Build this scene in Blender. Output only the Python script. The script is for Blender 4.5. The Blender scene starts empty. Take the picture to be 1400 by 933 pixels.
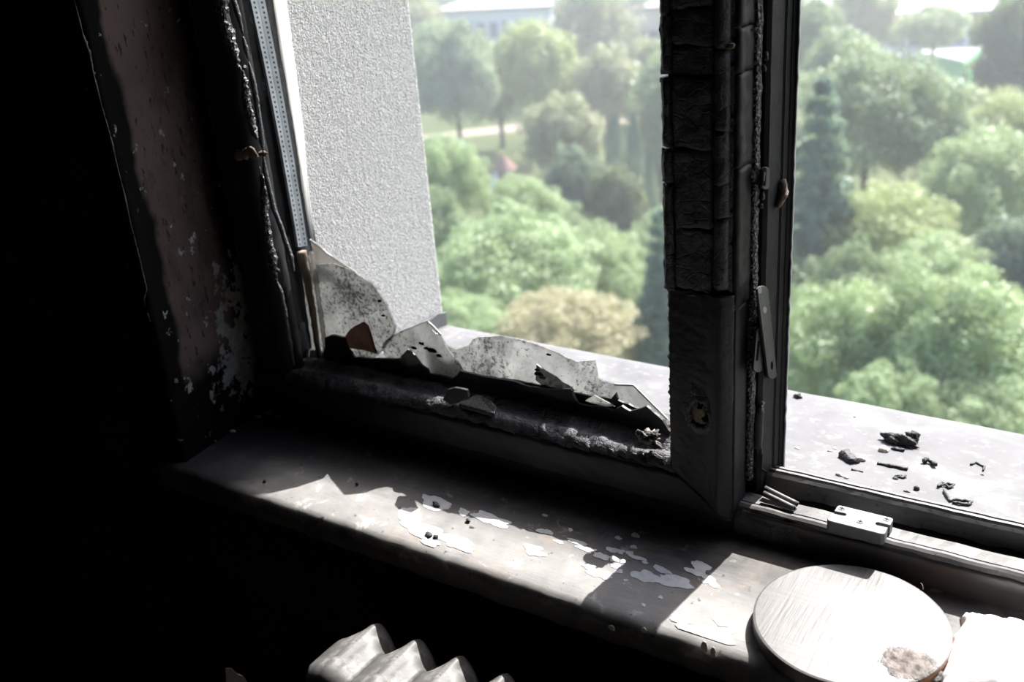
import bpy, bmesh, math, random
import numpy as np
from mathutils import Vector, Matrix, noise

# ------------------------------------------------------------------ camera
S = bpy.context.scene
FPX, CX, CY = 1412.0, 700.0, 466.5
ROT = np.array([[0.8376, -0.1596, 0.5224], [0.5411, 0.3734, -0.7535], [-0.0748, 0.9138, 0.3991]])
u_, _, vt_ = np.linalg.svd(ROT); ROT = u_ @ vt_
CAM = np.array([0.0, 0.0, 0.70])
cd = bpy.data.cameras.new('camera'); cam = bpy.data.objects.new('camera', cd)
S.collection.objects.link(cam)
cam.matrix_world = Matrix.Translation(Vector(CAM)) @ Matrix(ROT.tolist()).to_4x4()
cd.sensor_width = 36.0; cd.lens = 36.0 * FPX / 1400.0
cd.clip_start = 0.02; cd.clip_end = 2000
cd.dof.use_dof = True; cd.dof.focus_distance = 1.15; cd.dof.aperture_fstop = 5.0
S.camera = cam

# ------------------------------------------------------------------ light
SUN_EL, SUN_AZ = math.radians(44.5), math.radians(83.0)
SUN_DIR = Vector((math.cos(SUN_AZ) * math.cos(SUN_EL), math.sin(SUN_AZ) * math.cos(SUN_EL), math.sin(SUN_EL)))
sd = bpy.data.lights.new('sun', 'SUN'); sun = bpy.data.objects.new('sun', sd); S.collection.objects.link(sun)
sd.energy = 14.0; sd.angle = math.radians(0.53); sd.color = (1.0, 0.975, 0.935)
sun.rotation_euler = SUN_DIR.to_track_quat('Z', 'Y').to_euler()
W = bpy.data.worlds.new('sky'); S.world = W; W.use_nodes = True
wn = W.node_tree; wn.nodes.clear()
sky = wn.nodes.new('ShaderNodeTexSky'); sky.sky_type = 'NISHITA'; sky.sun_disc = False
sky.sun_elevation = SUN_EL; sky.sun_rotation = math.radians(90) - SUN_AZ
sky.air_density = 1.0; sky.dust_density = 2.5; sky.ozone_density = 1.0
bgn = wn.nodes.new('ShaderNodeBackground'); bgn.inputs['Strength'].default_value = 0.42
won = wn.nodes.new('ShaderNodeOutputWorld')
wn.links.new(sky.outputs[0], bgn.inputs[0]); wn.links.new(bgn.outputs[0], won.inputs[0])
S.view_settings.view_transform = 'Standard'; S.view_settings.look = 'None'
S.view_settings.exposure = 0.0; S.view_settings.gamma = 1.0; S.view_settings.use_curve_mapping = False

# ------------------------------------------------------------------ helpers
COL = S.collection
rnd = random.Random(7)

def ray(px, py):
    v = np.array([px - CX, -(py - CY), -FPX]); return ROT @ (v / np.linalg.norm(v))
def at(px, py, ax, val):
    """the point where the sight line of a photo pixel meets a real plane (axis = val)"""
    r = ray(px, py); t = (val - CAM[ax]) / r[ax]; return Vector(CAM + t * r)
def N(x, y, z, s=1.0, o=0.0):
    return noise.noise(Vector((x * s + o, y * s + o * 1.7, z * s - o)))
def FB(x, y, z, s=1.0, o=0.0, oct=3):
    a, r = 1.0, 0.0
    for i in range(oct):
        r += a * N(x, y, z, s, o + i * 3.1); a *= 0.5; s *= 2.1
    return r

def tag(o, label=None, cat=None, group=None, kind=None):
    if label: o['label'] = label
    if cat: o['category'] = cat
    if group: o['group'] = group
    if kind: o['kind'] = kind
    return o
def empty(name, loc=(0, 0, 0)):
    o = bpy.data.objects.new(name, None); COL.objects.link(o); o.location = loc; o.empty_display_size = 0.05
    return o
def link(name, me, mat=None, parent=None, smooth=False):
    o = bpy.data.objects.new(name, me); COL.objects.link(o)
    if mat and not me.materials: me.materials.append(mat)
    if parent:
        o.parent = parent
        bpy.context.view_layer.update() if False else None
        o.matrix_parent_inverse = Matrix.Translation(-Vector(parent.location)) if parent.parent is None and parent.type == 'EMPTY' else Matrix.Identity(4)
    if smooth:
        for p in me.polygons: p.use_smooth = True
    return o
def mesh(name, vs, fs, mat=None, parent=None, smooth=False):
    me = bpy.data.meshes.new(name); me.from_pydata([tuple(v) for v in vs], [], fs); me.update()
    bm = bmesh.new(); bm.from_mesh(me); bmesh.ops.recalc_face_normals(bm, faces=bm.faces); bm.to_mesh(me); bm.free()
    return link(name, me, mat, parent, smooth)
def bevelled(o, w, seg=2):
    m = o.modifiers.new('bevel', 'BEVEL'); m.width = w; m.segments = seg; m.limit_method = 'ANGLE'; m.angle_limit = 0.6
    return o
def box(name, x0, x1, y0, y1, z0, z1, mat, parent=None, bev=0.0):
    vs = [(x, y, z) for x in (x0, x1) for y in (y0, y1) for z in (z0, z1)]
    fs = [(0, 1, 3, 2), (4, 6, 7, 5), (0, 4, 5, 1), (2, 3, 7, 6), (0, 2, 6, 4), (1, 5, 7, 3)]
    o = mesh(name, vs, fs, mat, parent)
    if bev: bevelled(o, bev)
    return o
def densify(pts, step, closed=True):
    out = []
    n = len(pts)
    for i in range(n if closed else n - 1):
        a = np.array(pts[i], float); b = np.array(pts[(i + 1) % n], float)
        k = max(1, int(np.linalg.norm(b - a) / step))
        for j in range(k): out.append(tuple(a + (b - a) * j / k))
    if not closed: out.append(tuple(pts[-1]))
    return out
def loft(name, profile, ts, place, mat, parent=None, amp=0.0, scale=60.0, seed=0.0, step=None, smooth=True, extra=None):
    """closed profile carried along ts; place(t, a, b) -> (x, y, z); amp = roughness of the surface"""
    pr = densify(profile, step) if step else list(profile)
    n = len(pr); vs = []
    ca = sum(p[0] for p in pr) / n; cb = sum(p[1] for p in pr) / n
    for t in ts:
        for (a, b) in pr:
            x, y, z = place(t, a, b)
            da = db = 0.0
            if amp:
                k = amp * FB(x, y, z, scale, seed)
                L = math.hypot(a - ca, b - cb) or 1.0
                da, db = (a - ca) / L * k, (b - cb) / L * k
            if extra:
                e = extra(t, a, b); da += e[0]; db += e[1]
            vs.append(place(t, a + da, b + db))
    fs = []
    for i in range(len(ts) - 1):
        for j in range(n):
            fs.append((i * n + j, i * n + (j + 1) % n, (i + 1) * n + (j + 1) % n, (i + 1) * n + j))
    fs.append(tuple(range(n - 1, -1, -1))); fs.append(tuple(range((len(ts) - 1) * n, len(ts) * n)))
    return mesh(name, vs, fs, mat, parent, smooth)
def lin(a, b, n): return [a + (b - a) * i / (n - 1) for i in range(n)]
def tube(name, pts, rad, mat, parent=None, nseg=8, amp=0.0, scale=120.0, seed=0.0, step=0.006, closed_caps=True, smooth=True):
    """tube along a 3D polyline, rad a number or list"""
    P = [Vector(p) for p in pts]; R = rad if isinstance(rad, (list, tuple)) else [rad] * len(P)
    Q, RR = [], []
    for i in range(len(P) - 1):
        k = max(1, int((P[i + 1] - P[i]).length / step))
        for j in range(k):
            f = j / k; Q.append(P[i].lerp(P[i + 1], f)); RR.append(R[i] + (R[i + 1] - R[i]) * f)
    Q.append(P[-1]); RR.append(R[-1])
    vs, fs = [], []
    up = Vector((0.3, 0.2, 0.9)).normalized()
    for i, q in enumerate(Q):
        d = (Q[min(i + 1, len(Q) - 1)] - Q[max(i - 1, 0)])
        d = d.normalized() if d.length > 1e-9 else Vector((0, 0, 1))
        if abs(d.dot(up)) > 0.95: up = Vector((1, 0, 0))
        a = d.cross(up).normalized(); b = d.cross(a)
        for j in range(nseg):
            th = 2 * math.pi * j / nseg
            p = q + (a * math.cos(th) + b * math.sin(th)) * RR[i]
            if amp:
                k = 1 + amp * FB(p.x, p.y, p.z, scale, seed); p = q + (p - q) * k
            vs.append(p)
    n = nseg
    for i in range(len(Q) - 1):
        for j in range(n):
            fs.append((i * n + j, i * n + (j + 1) % n, (i + 1) * n + (j + 1) % n, (i + 1) * n + j))
    fs.append(tuple(range(n - 1, -1, -1))); fs.append(tuple(range((len(Q) - 1) * n, len(Q) * n)))
    return mesh(name, vs, fs, mat, parent, smooth)
def slab(name, pts, off, mat, parent=None, smooth=False):
    """polygon of 3D points given thickness off (vector)"""
    n = len(pts); off = Vector(off)
    vs = [Vector(p) for p in pts] + [Vector(p) + off for p in pts]
    fs = [tuple(range(n)), tuple(range(2 * n - 1, n - 1, -1))] + [(i, (i + 1) % n, n + (i + 1) % n, n + i) for i in range(n)]
    return mesh(name, vs, fs, mat, parent, smooth)
def jag(pts, step, amp, seed=1):
    """densify a pixel outline and make it ragged"""
    r = random.Random(seed); out = []
    for p in densify(pts, step):
        out.append((p[0] + r.uniform(-amp, amp), p[1] + r.uniform(-amp, amp)))
    return out
def lump(name, c, r, mat, parent=None, amp=0.35, scale=None, seed=0, sub=3, rotz=0.0, flat=0.0):
    """rough lump: displaced sphere with radii r=(rx,ry,rz), base resting at c.z"""
    bm = bmesh.new(); bmesh.ops.create_icosphere(bm, subdivisions=sub, radius=1.0)
    ca, sa = math.cos(rotz), math.sin(rotz)
    s = scale or 1.6
    for v in bm.verts:
        p = v.co.copy(); k = 1 + amp * FB(p.x, p.y, p.z, s, seed)
        p *= k
        x, y, z = p.x * r[0], p.y * r[1], p.z * r[2]
        if z < -r[2] * 0.6: z = -r[2] * 0.6
        v.co = Vector((c[0] + x * ca - y * sa, c[1] + x * sa + y * ca, c[2] + z + r[2] * 0.6))
    me = bpy.data.meshes.new(name); bm.to_mesh(me); bm.free()
    return link(name, me, mat, parent, True)
def disc_cyl(name, c, axis, r, h, mat, parent=None, seg=24):
    c = Vector(c); ax = Vector(axis).normalized()
    a = ax.orthogonal().normalized(); b = ax.cross(a)
    pts = [c + (a * math.cos(2 * math.pi * i / seg) + b * math.sin(2 * math.pi * i / seg)) * r for i in range(seg)]
    return slab(name, pts, ax * h, mat, parent)

# ------------------------------------------------------------------ materials
MATS = {}
class NT:
    def __init__(s, name):
        s.m = bpy.data.materials.new(name); s.m.use_nodes = True; s.t = s.m.node_tree; s.t.nodes.clear()
        s.out = s.n('ShaderNodeOutputMaterial'); MATS[name] = s.m
        s.tc = s.n('ShaderNodeTexCoord')
    def n(s, typ, **kw):
        o = s.t.nodes.new(typ)
        for k, v in kw.items():
            if k in o.inputs: s.set(o.inputs[k], v)
            else: setattr(o, k, v)
        return o
    def set(s, i, v):
        if isinstance(v, bpy.types.NodeSocket): s.t.links.new(v, i)
        else: i.default_value = v
    def vec(s, scale=(1, 1, 1), loc=(0, 0, 0), rot=(0, 0, 0)):
        mp = s.n('ShaderNodeMapping'); s.t.links.new(s.tc.outputs['Object'], mp.inputs['Vector'])
        mp.inputs['Scale'].default_value = scale; mp.inputs['Location'].default_value = loc; mp.inputs['Rotation'].default_value = rot
        return mp.outputs[0]
    def noise(s, scale, detail=4, rough=0.55, v=None, dist=0.0):
        o = s.n('ShaderNodeTexNoise'); o.inputs['Scale'].default_value = scale; o.inputs['Detail'].default_value = detail
        o.inputs['Roughness'].default_value = rough; o.inputs['Distortion'].default_value = dist
        s.t.links.new(v or s.tc.outputs['Object'], o.inputs['Vector']); return o.outputs['Fac']
    def voro(s, scale, v=None, feature='F1'):
        o = s.n('ShaderNodeTexVoronoi'); o.feature = feature; o.inputs['Scale'].default_value = scale
        s.t.links.new(v or s.tc.outputs['Object'], o.inputs['Vector']); return o.outputs['Distance']
    def ramp(s, f, stops, interp='LINEAR'):
        o = s.n('ShaderNodeValToRGB'); s.t.links.new(f, o.inputs[0]); o.color_ramp.interpolation = interp
        e = o.color_ramp.elements
        while len(e) < len(stops): e.new(0.5)
        for i, (p, c) in enumerate(stops):
            e[i].position = p; c = (c, c, c) if isinstance(c, (int, float)) else c
            e[i].color = (c[0], c[1], c[2], 1)
        return o.outputs[0]
    def mix(s, f, a, b, blend='MIX'):
        o = s.n('ShaderNodeMix'); o.data_type = 'RGBA'; o.blend_type = blend
        for i, v in ((0, f), (6, a), (7, b)):
            if isinstance(v, tuple) and len(v) == 3: v = v + (1,)
            s.set(o.inputs[i], v)
        return o.outputs[2]
    def math(s, op, a, b=0.0, clamp=False):
        o = s.n('ShaderNodeMath'); o.operation = op; o.use_clamp = clamp; s.set(o.inputs[0], a); s.set(o.inputs[1], b); return o.outputs[0]
    def bump(s, h, strength=0.5, dist=0.002, normal=None):
        o = s.n('ShaderNodeBump'); o.inputs['Strength'].default_value = strength; o.inputs['Distance'].default_value = dist
        s.t.links.new(h, o.inputs['Height'])
        if normal: s.t.links.new(normal, o.inputs['Normal'])
        return o.outputs[0]
    def bsdf(s, col, rough=0.6, metal=0.0, spec=0.5, normal=None, **kw):
        o = s.n('ShaderNodeBsdfPrincipled')
        for k, v in (('Base Color', col), ('Roughness', rough), ('Metallic', metal), ('Specular IOR Level', spec)):
            if isinstance(v, tuple) and len(v) == 3: v = v + (1,)
            s.set(o.inputs[k], v)
        for k, v in kw.items(): s.set(o.inputs[k], v)
        if normal: s.t.links.new(normal, o.inputs['Normal'])
        return o.outputs[0]
    def done(s, sh): s.t.links.new(sh, s.out.inputs[0]); return s.m

def sepz(t, k):
    o = t.n('ShaderNodeSeparateXYZ'); t.t.links.new(t.tc.outputs['Object'], o.inputs[0]); return o.outputs[k]

# soot-black room surfaces
t = NT('soot'); n1 = t.noise(9, 6)
M_SOOT = t.done(t.bsdf(t.ramp(n1, [(0.35, (0.004, 0.004, 0.004)), (0.75, (0.011, 0.010, 0.009))]), 0.9, spec=0.1, normal=t.bump(t.noise(60, 5), 0.4, 0.004)))
# charred frame: black, slightly glossy, cracked
t = NT('char'); n1 = t.noise(45, 6, 0.6); v1 = t.voro(70, feature='DISTANCE_TO_EDGE')
cr = t.ramp(v1, [(0.0, 0.0), (0.06, 1.0)])
h = t.math('ADD', n1, t.math('MULTIPLY', cr, 0.15)); fine = t.noise(420, 3)
col = t.ramp(n1, [(0.3, (0.034, 0.034, 0.039)), (0.62, (0.082, 0.082, 0.092)), (0.8, (0.15, 0.145, 0.14))])
M_CHAR = t.done(t.bsdf(col, t.ramp(n1, [(0.3, 0.42), (0.7, 0.7)]), spec=0.45, normal=t.bump(fine, 0.7, 0.002, t.bump(h, 0.9, 0.005))))
# burnt casing: flatter black paint with faint brown
t = NT('burnt_casing'); n1 = t.noise(22, 6, 0.6, t.vec((1, 1, 0.35)))
col = t.ramp(n1, [(0.35, (0.008, 0.008, 0.009)), (0.6, (0.016, 0.0155, 0.0165)), (0.82, (0.045, 0.033, 0.027))])
M_CASE = t.done(t.bsdf(col, 0.5, spec=0.4, normal=t.bump(t.noise(150, 5), 0.35, 0.002)))
t = NT('deep_char'); n1 = t.noise(40, 5)
M_DEEP = t.done(t.bsdf(t.ramp(n1, [(0.35, (0.005, 0.005, 0.006)), (0.7, (0.012, 0.012, 0.014))]), 0.6, spec=0.25, normal=t.bump(n1, 0.5, 0.003)))
# rough blistered char (silvery specks)
t = NT('blistered_char'); n1 = t.noise(300, 3, 0.6); v1 = t.voro(260)
col = t.ramp(v1, [(0.15, (0.16, 0.165, 0.18)), (0.5, (0.02, 0.02, 0.023))])
M_BLIS = t.done(t.bsdf(col, 0.33, spec=0.7, normal=t.bump(t.math('SUBTRACT', n1, v1), 1.0, 0.003)))
# bare scorched wood showing through
t = NT('bare_wood'); n1 = t.noise(90, 5, 0.6, t.vec((1, 1, 0.2)))
M_WOOD = t.done(t.bsdf(t.ramp(n1, [(0.3, (0.07, 0.05, 0.035)), (0.6, (0.24, 0.19, 0.14)), (0.8, (0.40, 0.34, 0.27))]), 0.85, normal=t.bump(n1, 0.8, 0.003)))
# dirty metal fittings
t = NT('sooty_metal'); n1 = t.noise(70, 5)
M_FIT = t.done(t.bsdf(t.ramp(n1, [(0.3, (0.009, 0.009, 0.011)), (0.7, (0.024, 0.024, 0.028))]), 0.6, metal=0.0, normal=t.bump(t.noise(260, 3), 0.4, 0.001)))
t = NT('hole_black'); M_HOLE = t.done(t.bsdf((0.003, 0.003, 0.003), 0.95, spec=0.05))
# zinc lock plate
t = NT('zinc'); n1 = t.noise(55, 5)
M_ZINC = t.done(t.bsdf(t.ramp(n1, [(0.3, (0.10, 0.105, 0.115)), (0.7, (0.16, 0.165, 0.175))]), 0.5, metal=0.1, normal=t.bump(t.noise(300, 3), 0.2, 0.0006)))
t = NT('screw_steel'); M_SCREW = t.done(t.bsdf((0.07, 0.07, 0.073), 0.4, metal=0.3))
# perforated spacer bar
t = NT('spacer_metal'); n1 = t.noise(30, 4)
o = t.n('ShaderNodeUVMap'); sx = t.n('ShaderNodeSeparateXYZ'); t.t.links.new(o.outputs[0], sx.inputs[0])
fu = t.math('ABSOLUTE', t.math('SUBTRACT', t.math('ABSOLUTE', t.math('SUBTRACT', sx.outputs[0], 0.5)), 0.27))
fv = t.math('ABSOLUTE', t.math('SUBTRACT', t.math('FRACT', t.math('MULTIPLY', sx.outputs[1], 130.0)), 0.5))
hol = t.math('MULTIPLY', t.math('LESS_THAN', fu, 0.07), t.math('LESS_THAN', fv, 0.23))
mid = t.math('LESS_THAN', t.math('ABSOLUTE', t.math('SUBTRACT', sx.outputs[0], 0.5)), 0.025)
col = t.mix(t.math('MAXIMUM', hol, t.math('MULTIPLY', mid, 0.6)), t.ramp(n1, [(0.3, (0.22, 0.24, 0.27)), (0.7, (0.36, 0.385, 0.42))]), (0.02, 0.02, 0.022))
M_SPACER = t.done(t.bsdf(col, 0.5, metal=0.3))
# white plastic strip
t = NT('white_plastic'); wt = t.n('ShaderNodeBsdfTranslucent'); wt.inputs[0].default_value = (0.9, 0.9, 0.89, 1); wd = t.bsdf((0.75, 0.75, 0.74), 0.4)
wm = t.n('ShaderNodeMixShader'); wm.inputs[0].default_value = 0.25; t.t.links.new(wt.outputs[0], wm.inputs[1]); t.t.links.new(wd, wm.inputs[2]); M_WHITE = t.done(wm.outputs[0])
# stucco
t = NT('stucco'); v1 = t.voro(420); n1 = t.noise(430, 3, 0.6, t.vec((1, 1, 0.6))); n2 = t.noise(14, 3)
col = t.mix(t.ramp(n1, [(0.38, 0.0), (0.66, 1.0)]), (0.33, 0.328, 0.322), (0.68, 0.675, 0.665))
col = t.mix(t.math('MULTIPLY', n2, 0.25), col, (0.42, 0.42, 0.41))
M_STUC = t.done(t.bsdf(col, 0.8, spec=0.25, normal=t.bump(t.math('ADD', t.math('MULTIPLY', v1, -0.8), n1), 0.6, 0.0022)))
# inside plaster, scorched brown with soot and bare flakes
t = NT('scorched_plaster')
X, Y_, Z_ = sepz(t, 0), sepz(t, 1), sepz(t, 2)
n1 = t.noise(28, 8, 0.65, t.vec((1, 1, 0.5))); n2 = t.noise(70, 6, 0.7); n3 = t.noise(9, 4); nf = t.noise(46, 5, 0.66, t.vec((1, 1, 0.85), (3, 1, 2)))
base = t.mix(t.ramp(n3, [(0.35, 0.0), (0.65, 1.0)]), (0.080, 0.056, 0.049), (0.112, 0.080, 0.070))
base = t.mix(t.ramp(n1, [(0.52, 0.0), (0.70, 0.7)]), base, (0.03, 0.025, 0.023))
base = t.mix(t.ramp(t.noise(150, 4, 0.6, t.vec((1, 1, 0.35))), [(0.60, 0.0), (0.66, 0.8)]), base, (0.012, 0.011, 0.010))
# soot along the two upright edges and the foot (edges wander with noise)
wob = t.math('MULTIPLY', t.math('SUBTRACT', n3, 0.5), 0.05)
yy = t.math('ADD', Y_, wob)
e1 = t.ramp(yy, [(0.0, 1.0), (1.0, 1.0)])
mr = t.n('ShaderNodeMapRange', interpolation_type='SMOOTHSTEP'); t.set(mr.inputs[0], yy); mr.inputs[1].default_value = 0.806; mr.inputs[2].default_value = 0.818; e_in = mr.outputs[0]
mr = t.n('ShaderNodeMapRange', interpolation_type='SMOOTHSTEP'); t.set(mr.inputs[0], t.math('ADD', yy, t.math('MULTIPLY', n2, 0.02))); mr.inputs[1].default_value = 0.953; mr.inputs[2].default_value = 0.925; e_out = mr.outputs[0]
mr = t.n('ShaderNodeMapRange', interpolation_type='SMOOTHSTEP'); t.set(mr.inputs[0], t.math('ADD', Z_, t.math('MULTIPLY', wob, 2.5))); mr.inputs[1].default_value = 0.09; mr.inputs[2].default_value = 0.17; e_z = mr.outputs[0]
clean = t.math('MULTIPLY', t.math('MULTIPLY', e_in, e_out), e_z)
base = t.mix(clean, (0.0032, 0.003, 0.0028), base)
# flaked-off spots near the foot, towards the frame
mr = t.n('ShaderNodeMapRange'); t.set(mr.inputs[0], Z_); mr.inputs[1].default_value = 0.32; mr.inputs[2].default_value = 0.10; fz = mr.outputs[0]
mr = t.n('ShaderNodeMapRange'); t.set(mr.inputs[0], Y_); mr.inputs[1].default_value = 0.83; mr.inputs[2].default_value = 0.93; fy = mr.outputs[0]
mr = t.n('ShaderNodeMapRange'); t.set(mr.inputs[0], Z_); mr.inputs[1].default_value = 0.02; mr.inputs[2].default_value = 0.08; fz2 = mr.outputs[0]
fl = t.math('ADD', nf, t.math('MULTIPLY', t.math('MULTIPLY', t.math('MULTIPLY', fz, fy), fz2), 0.30))
flk = t.ramp(fl, [(0.66, 0.0), (0.68, 1.0)])
base = t.mix(flk, base, t.ramp(n2, [(0.3, (0.16, 0.155, 0.15)), (0.7, (0.36, 0.35, 0.335))]))
M_PLAS = t.done(t.bsdf(base, 0.9, spec=0.1, normal=t.bump(t.math('ADD', n2, flk), 0.4, 0.002)))
# inside window board: scorched wood with remains of pale paint, sunny front and shaded back painted in
t = NT('scorched_sill')
sv = t.vec((2.2, 14, 14)); st = t.noise(14, 7, 0.65, sv); n1 = t.noise(7, 6, 0.62, None, 0.6); n2 = t.noise(30, 6, 0.65, None, 0.4); n3 = t.noise(95, 5, 0.6)
Yc, Xc = sepz(t, 1), sepz(t, 0)
base = t.ramp(n1, [(0.32, (0.025, 0.0245, 0.027)), (0.5, (0.075, 0.073, 0.074)), (0.66, (0.21, 0.205, 0.20))])
base = t.mix(t.ramp(st, [(0.42, 0.0), (0.62, 0.55)]), base, (0.055, 0.05, 0.047))
mr = t.n('ShaderNodeMapRange'); t.set(mr.inputs[0], Yc); mr.inputs[1].default_value = 0.885; mr.inputs[2].default_value = 0.825; sun_front = mr.outputs[0]
base = t.mix(t.math('MULTIPLY', sun_front, 0.68), base, t.ramp(n2, [(0.3, (0.25, 0.246, 0.24)), (0.7, (0.37, 0.362, 0.35))]))  # front strip lightened in the colour where the sun patch falls
base = t.mix(t.ramp(n2, [(0.60, 0.0), (0.66, 0.8)]), base, (0.46, 0.455, 0.45))
base = t.mix(t.ramp(n3, [(0.63, 0.0), (0.70, 0.8)]), base, (0.02, 0.02, 0.02))
base = t.mix(t.ramp(t.noise(11, 5, 0.6, t.vec((1, 1, 1), (5, 3, 1))), [(0.56, 0.0), (0.66, 0.4)]), base, (0.34, 0.28, 0.23))
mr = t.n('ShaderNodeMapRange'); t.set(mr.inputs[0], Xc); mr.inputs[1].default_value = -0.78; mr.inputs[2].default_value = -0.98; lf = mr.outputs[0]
shade_back = t.math('SUBTRACT', 1.0, sun_front)
base = t.mix(t.math('MULTIPLY', shade_back, 0.45), base, (0.02, 0.0195, 0.021))  # back strip darkened in the colour, as shade behind the sun patch
base = t.mix(t.math('MULTIPLY', t.math('MULTIPLY', lf, shade_back), 0.9), base, (0.010, 0.010, 0.013))  # left-end soot, masked to stay out of the sun patch
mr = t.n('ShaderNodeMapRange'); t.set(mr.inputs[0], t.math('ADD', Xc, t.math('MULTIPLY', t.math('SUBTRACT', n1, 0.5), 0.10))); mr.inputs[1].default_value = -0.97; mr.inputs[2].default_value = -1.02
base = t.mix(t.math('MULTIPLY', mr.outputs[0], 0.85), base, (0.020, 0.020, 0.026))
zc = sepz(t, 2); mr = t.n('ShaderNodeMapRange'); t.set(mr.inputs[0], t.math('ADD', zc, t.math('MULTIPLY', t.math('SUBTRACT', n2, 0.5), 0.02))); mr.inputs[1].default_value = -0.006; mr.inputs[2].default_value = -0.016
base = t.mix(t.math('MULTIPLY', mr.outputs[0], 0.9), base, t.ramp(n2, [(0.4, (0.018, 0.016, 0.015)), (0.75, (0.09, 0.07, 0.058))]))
M_SILL = t.done(t.bsdf(base, t.ramp(n2, [(0.3, 0.45), (0.7, 0.7)]), spec=0.35, normal=t.bump(t.math('ADD', st, t.math('MULTIPLY', n3, 0.5)), 0.25, 0.0015)))
t = NT('pale_paint'); n1 = t.noise(120, 5)
M_PAINT = t.done(t.bsdf(t.ramp(n1, [(0.3, (0.48, 0.50, 0.53)), (0.7, (0.64, 0.66, 0.69))]), 0.55, normal=t.bump(n1, 0.3, 0.0008)))
t = NT('cream_paint'); n1 = t.noise(90, 5)
M_CREAM = t.done(t.bsdf(t.ramp(n1, [(0.3, (0.42, 0.36, 0.30)), (0.7, (0.62, 0.57, 0.50))]), 0.7))
t = NT('soot_stain'); n1 = t.noise(160, 5)
M_STAIN = t.done(t.bsdf(t.ramp(n1, [(0.3, (0.02, 0.02, 0.02)), (0.7, (0.06, 0.058, 0.055))]), 0.8))
# outside metal sill, dusty
t = NT('dusty_zinc_sheet'); n1 = t.noise(9, 7, 0.65, None, 0.5); n2 = t.noise(60, 6, 0.7); n3 = t.noise(240, 3)
base = t.ramp(n1, [(0.33, (0.108, 0.108, 0.114)), (0.55, (0.142, 0.142, 0.148)), (0.70, (0.235, 0.235, 0.237))])
base = t.mix(t.ramp(n2, [(0.55, 0.0), (0.68, 0.6)]), base, (0.26, 0.26, 0.262))
base = t.mix(t.ramp(n3, [(0.64, 0.0), (0.72, 0.35)]), base, (0.10, 0.10, 0.10))
M_OSILL = t.done(t.bsdf(base, 0.75, metal=0.0, spec=0.25, normal=t.bump(n2, 0.15, 0.001)))
# window frame plastic, dusty grey
t = NT('dusty_frame'); n1 = t.noise(26, 6, 0.65, t.vec((0.25, 1, 1))); n2 = t.noise(120, 5)
base = t.ramp(n1, [(0.34, (0.035, 0.034, 0.034)), (0.5, (0.105, 0.103, 0.102)), (0.68, (0.19, 0.186, 0.182))])
base = t.mix(t.ramp(n2, [(0.60, 0.0), (0.68, 0.7)]), base, (0.03, 0.03, 0.03))
M_FRAME = t.done(t.bsdf(base, 0.5, spec=0.4, normal=t.bump(n2, 0.2, 0.001)))
t = NT('sooty_frame'); n1 = t.noise(26, 6, 0.65, t.vec((0.2, 1, 1)))
M_FRAMED = t.done(t.bsdf(t.ramp(n1, [(0.35, (0.018, 0.017, 0.018)), (0.7, (0.06, 0.054, 0.05))]), 0.42, spec=0.45, normal=t.bump(t.noise(160, 4), 0.25, 0.001)))
# sooty glass
def glass(name, lo, hi, tint, clear, spots=0.60, sc=1.0):
    t = NT(name); n1 = t.noise(26 * sc, 6, 0.65); n2 = t.noise(210 * sc, 6, 0.7, None, 0.5); n3 = t.noise(9 * sc, 4, 0.6)
    dirt = t.ramp(t.math('ADD', n2, t.math('MULTIPLY', t.math('SUBTRACT', n3, 0.5), 0.62)), [(spots - 0.03, 0.0), (spots + 0.07, 1.0)])
    col = t.ramp(n1, [(0.3, (lo * tint[0], lo * tint[1], lo * tint[2])), (0.7, (hi * tint[0], hi * tint[1], hi * tint[2]))])
    tr = t.n('ShaderNodeBsdfTranslucent'); t.set(tr.inputs[0], col)
    df = t.n('ShaderNodeBsdfDiffuse'); t.set(df.inputs[0], col)
    m0 = t.n('ShaderNodeMixShader'); m0.inputs[0].default_value = 0.3; t.t.links.new(tr.outputs[0], m0.inputs[1]); t.t.links.new(df.outputs[0], m0.inputs[2])
    tp = t.n('ShaderNodeBsdfTransparent'); tp.inputs[0].default_value = (0.88, 0.9, 0.89, 1)
    m1 = t.n('ShaderNodeMixShader'); t.set(m1.inputs[0], t.math('MULTIPLY', t.ramp(n3, [(0.35, 1.0), (0.7, 0.75)]), 1 - clear)); t.t.links.new(tp.outputs[0], m1.inputs[1]); t.t.links.new(m0.outputs[0], m1.inputs[2])
    bk = t.n('ShaderNodeBsdfDiffuse'); bk.inputs[0].default_value = (0.012, 0.012, 0.012, 1)
    m2 = t.n('ShaderNodeMixShader'); t.set(m2.inputs[0], t.math('MULTIPLY', dirt, 0.75)); t.t.links.new(m1.outputs[0], m2.inputs[1]); t.t.links.new(bk.outputs[0], m2.inputs[2])
    gl = t.n('ShaderNodeBsdfGlossy'); gl.inputs['Roughness'].default_value = 0.12
    fr = t.n('ShaderNodeFresnel'); fr.inputs[0].default_value = 1.45
    m3 = t.n('ShaderNodeMixShader'); t.set(m3.inputs[0], t.math('MULTIPLY', fr.outputs[0], 0.7)); t.t.links.new(m2.outputs[0], m3.inputs[1]); t.t.links.new(gl.outputs[0], m3.inputs[2])
    return t.done(m3.outputs[0])
M_GL1 = glass('sooty_glass', 0.19, 0.50, (1.0, 1.0, 0.98), 0.25, 0.56)
M_GL2 = glass('scorched_glass', 0.24, 0.36, (1.0, 0.92, 0.85), 0.55, 0.68)
M_GL3 = glass('smoked_glass', 0.015, 0.06, (1.0, 1.0, 1.0), 0.25, 0.58)
t = NT('glass_edge'); M_GEDGE = t.done(t.bsdf((0.80, 0.83, 0.83), 0.15, spec=0.8))
t = NT('brown_glass'); n1 = t.noise(60, 5)
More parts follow.
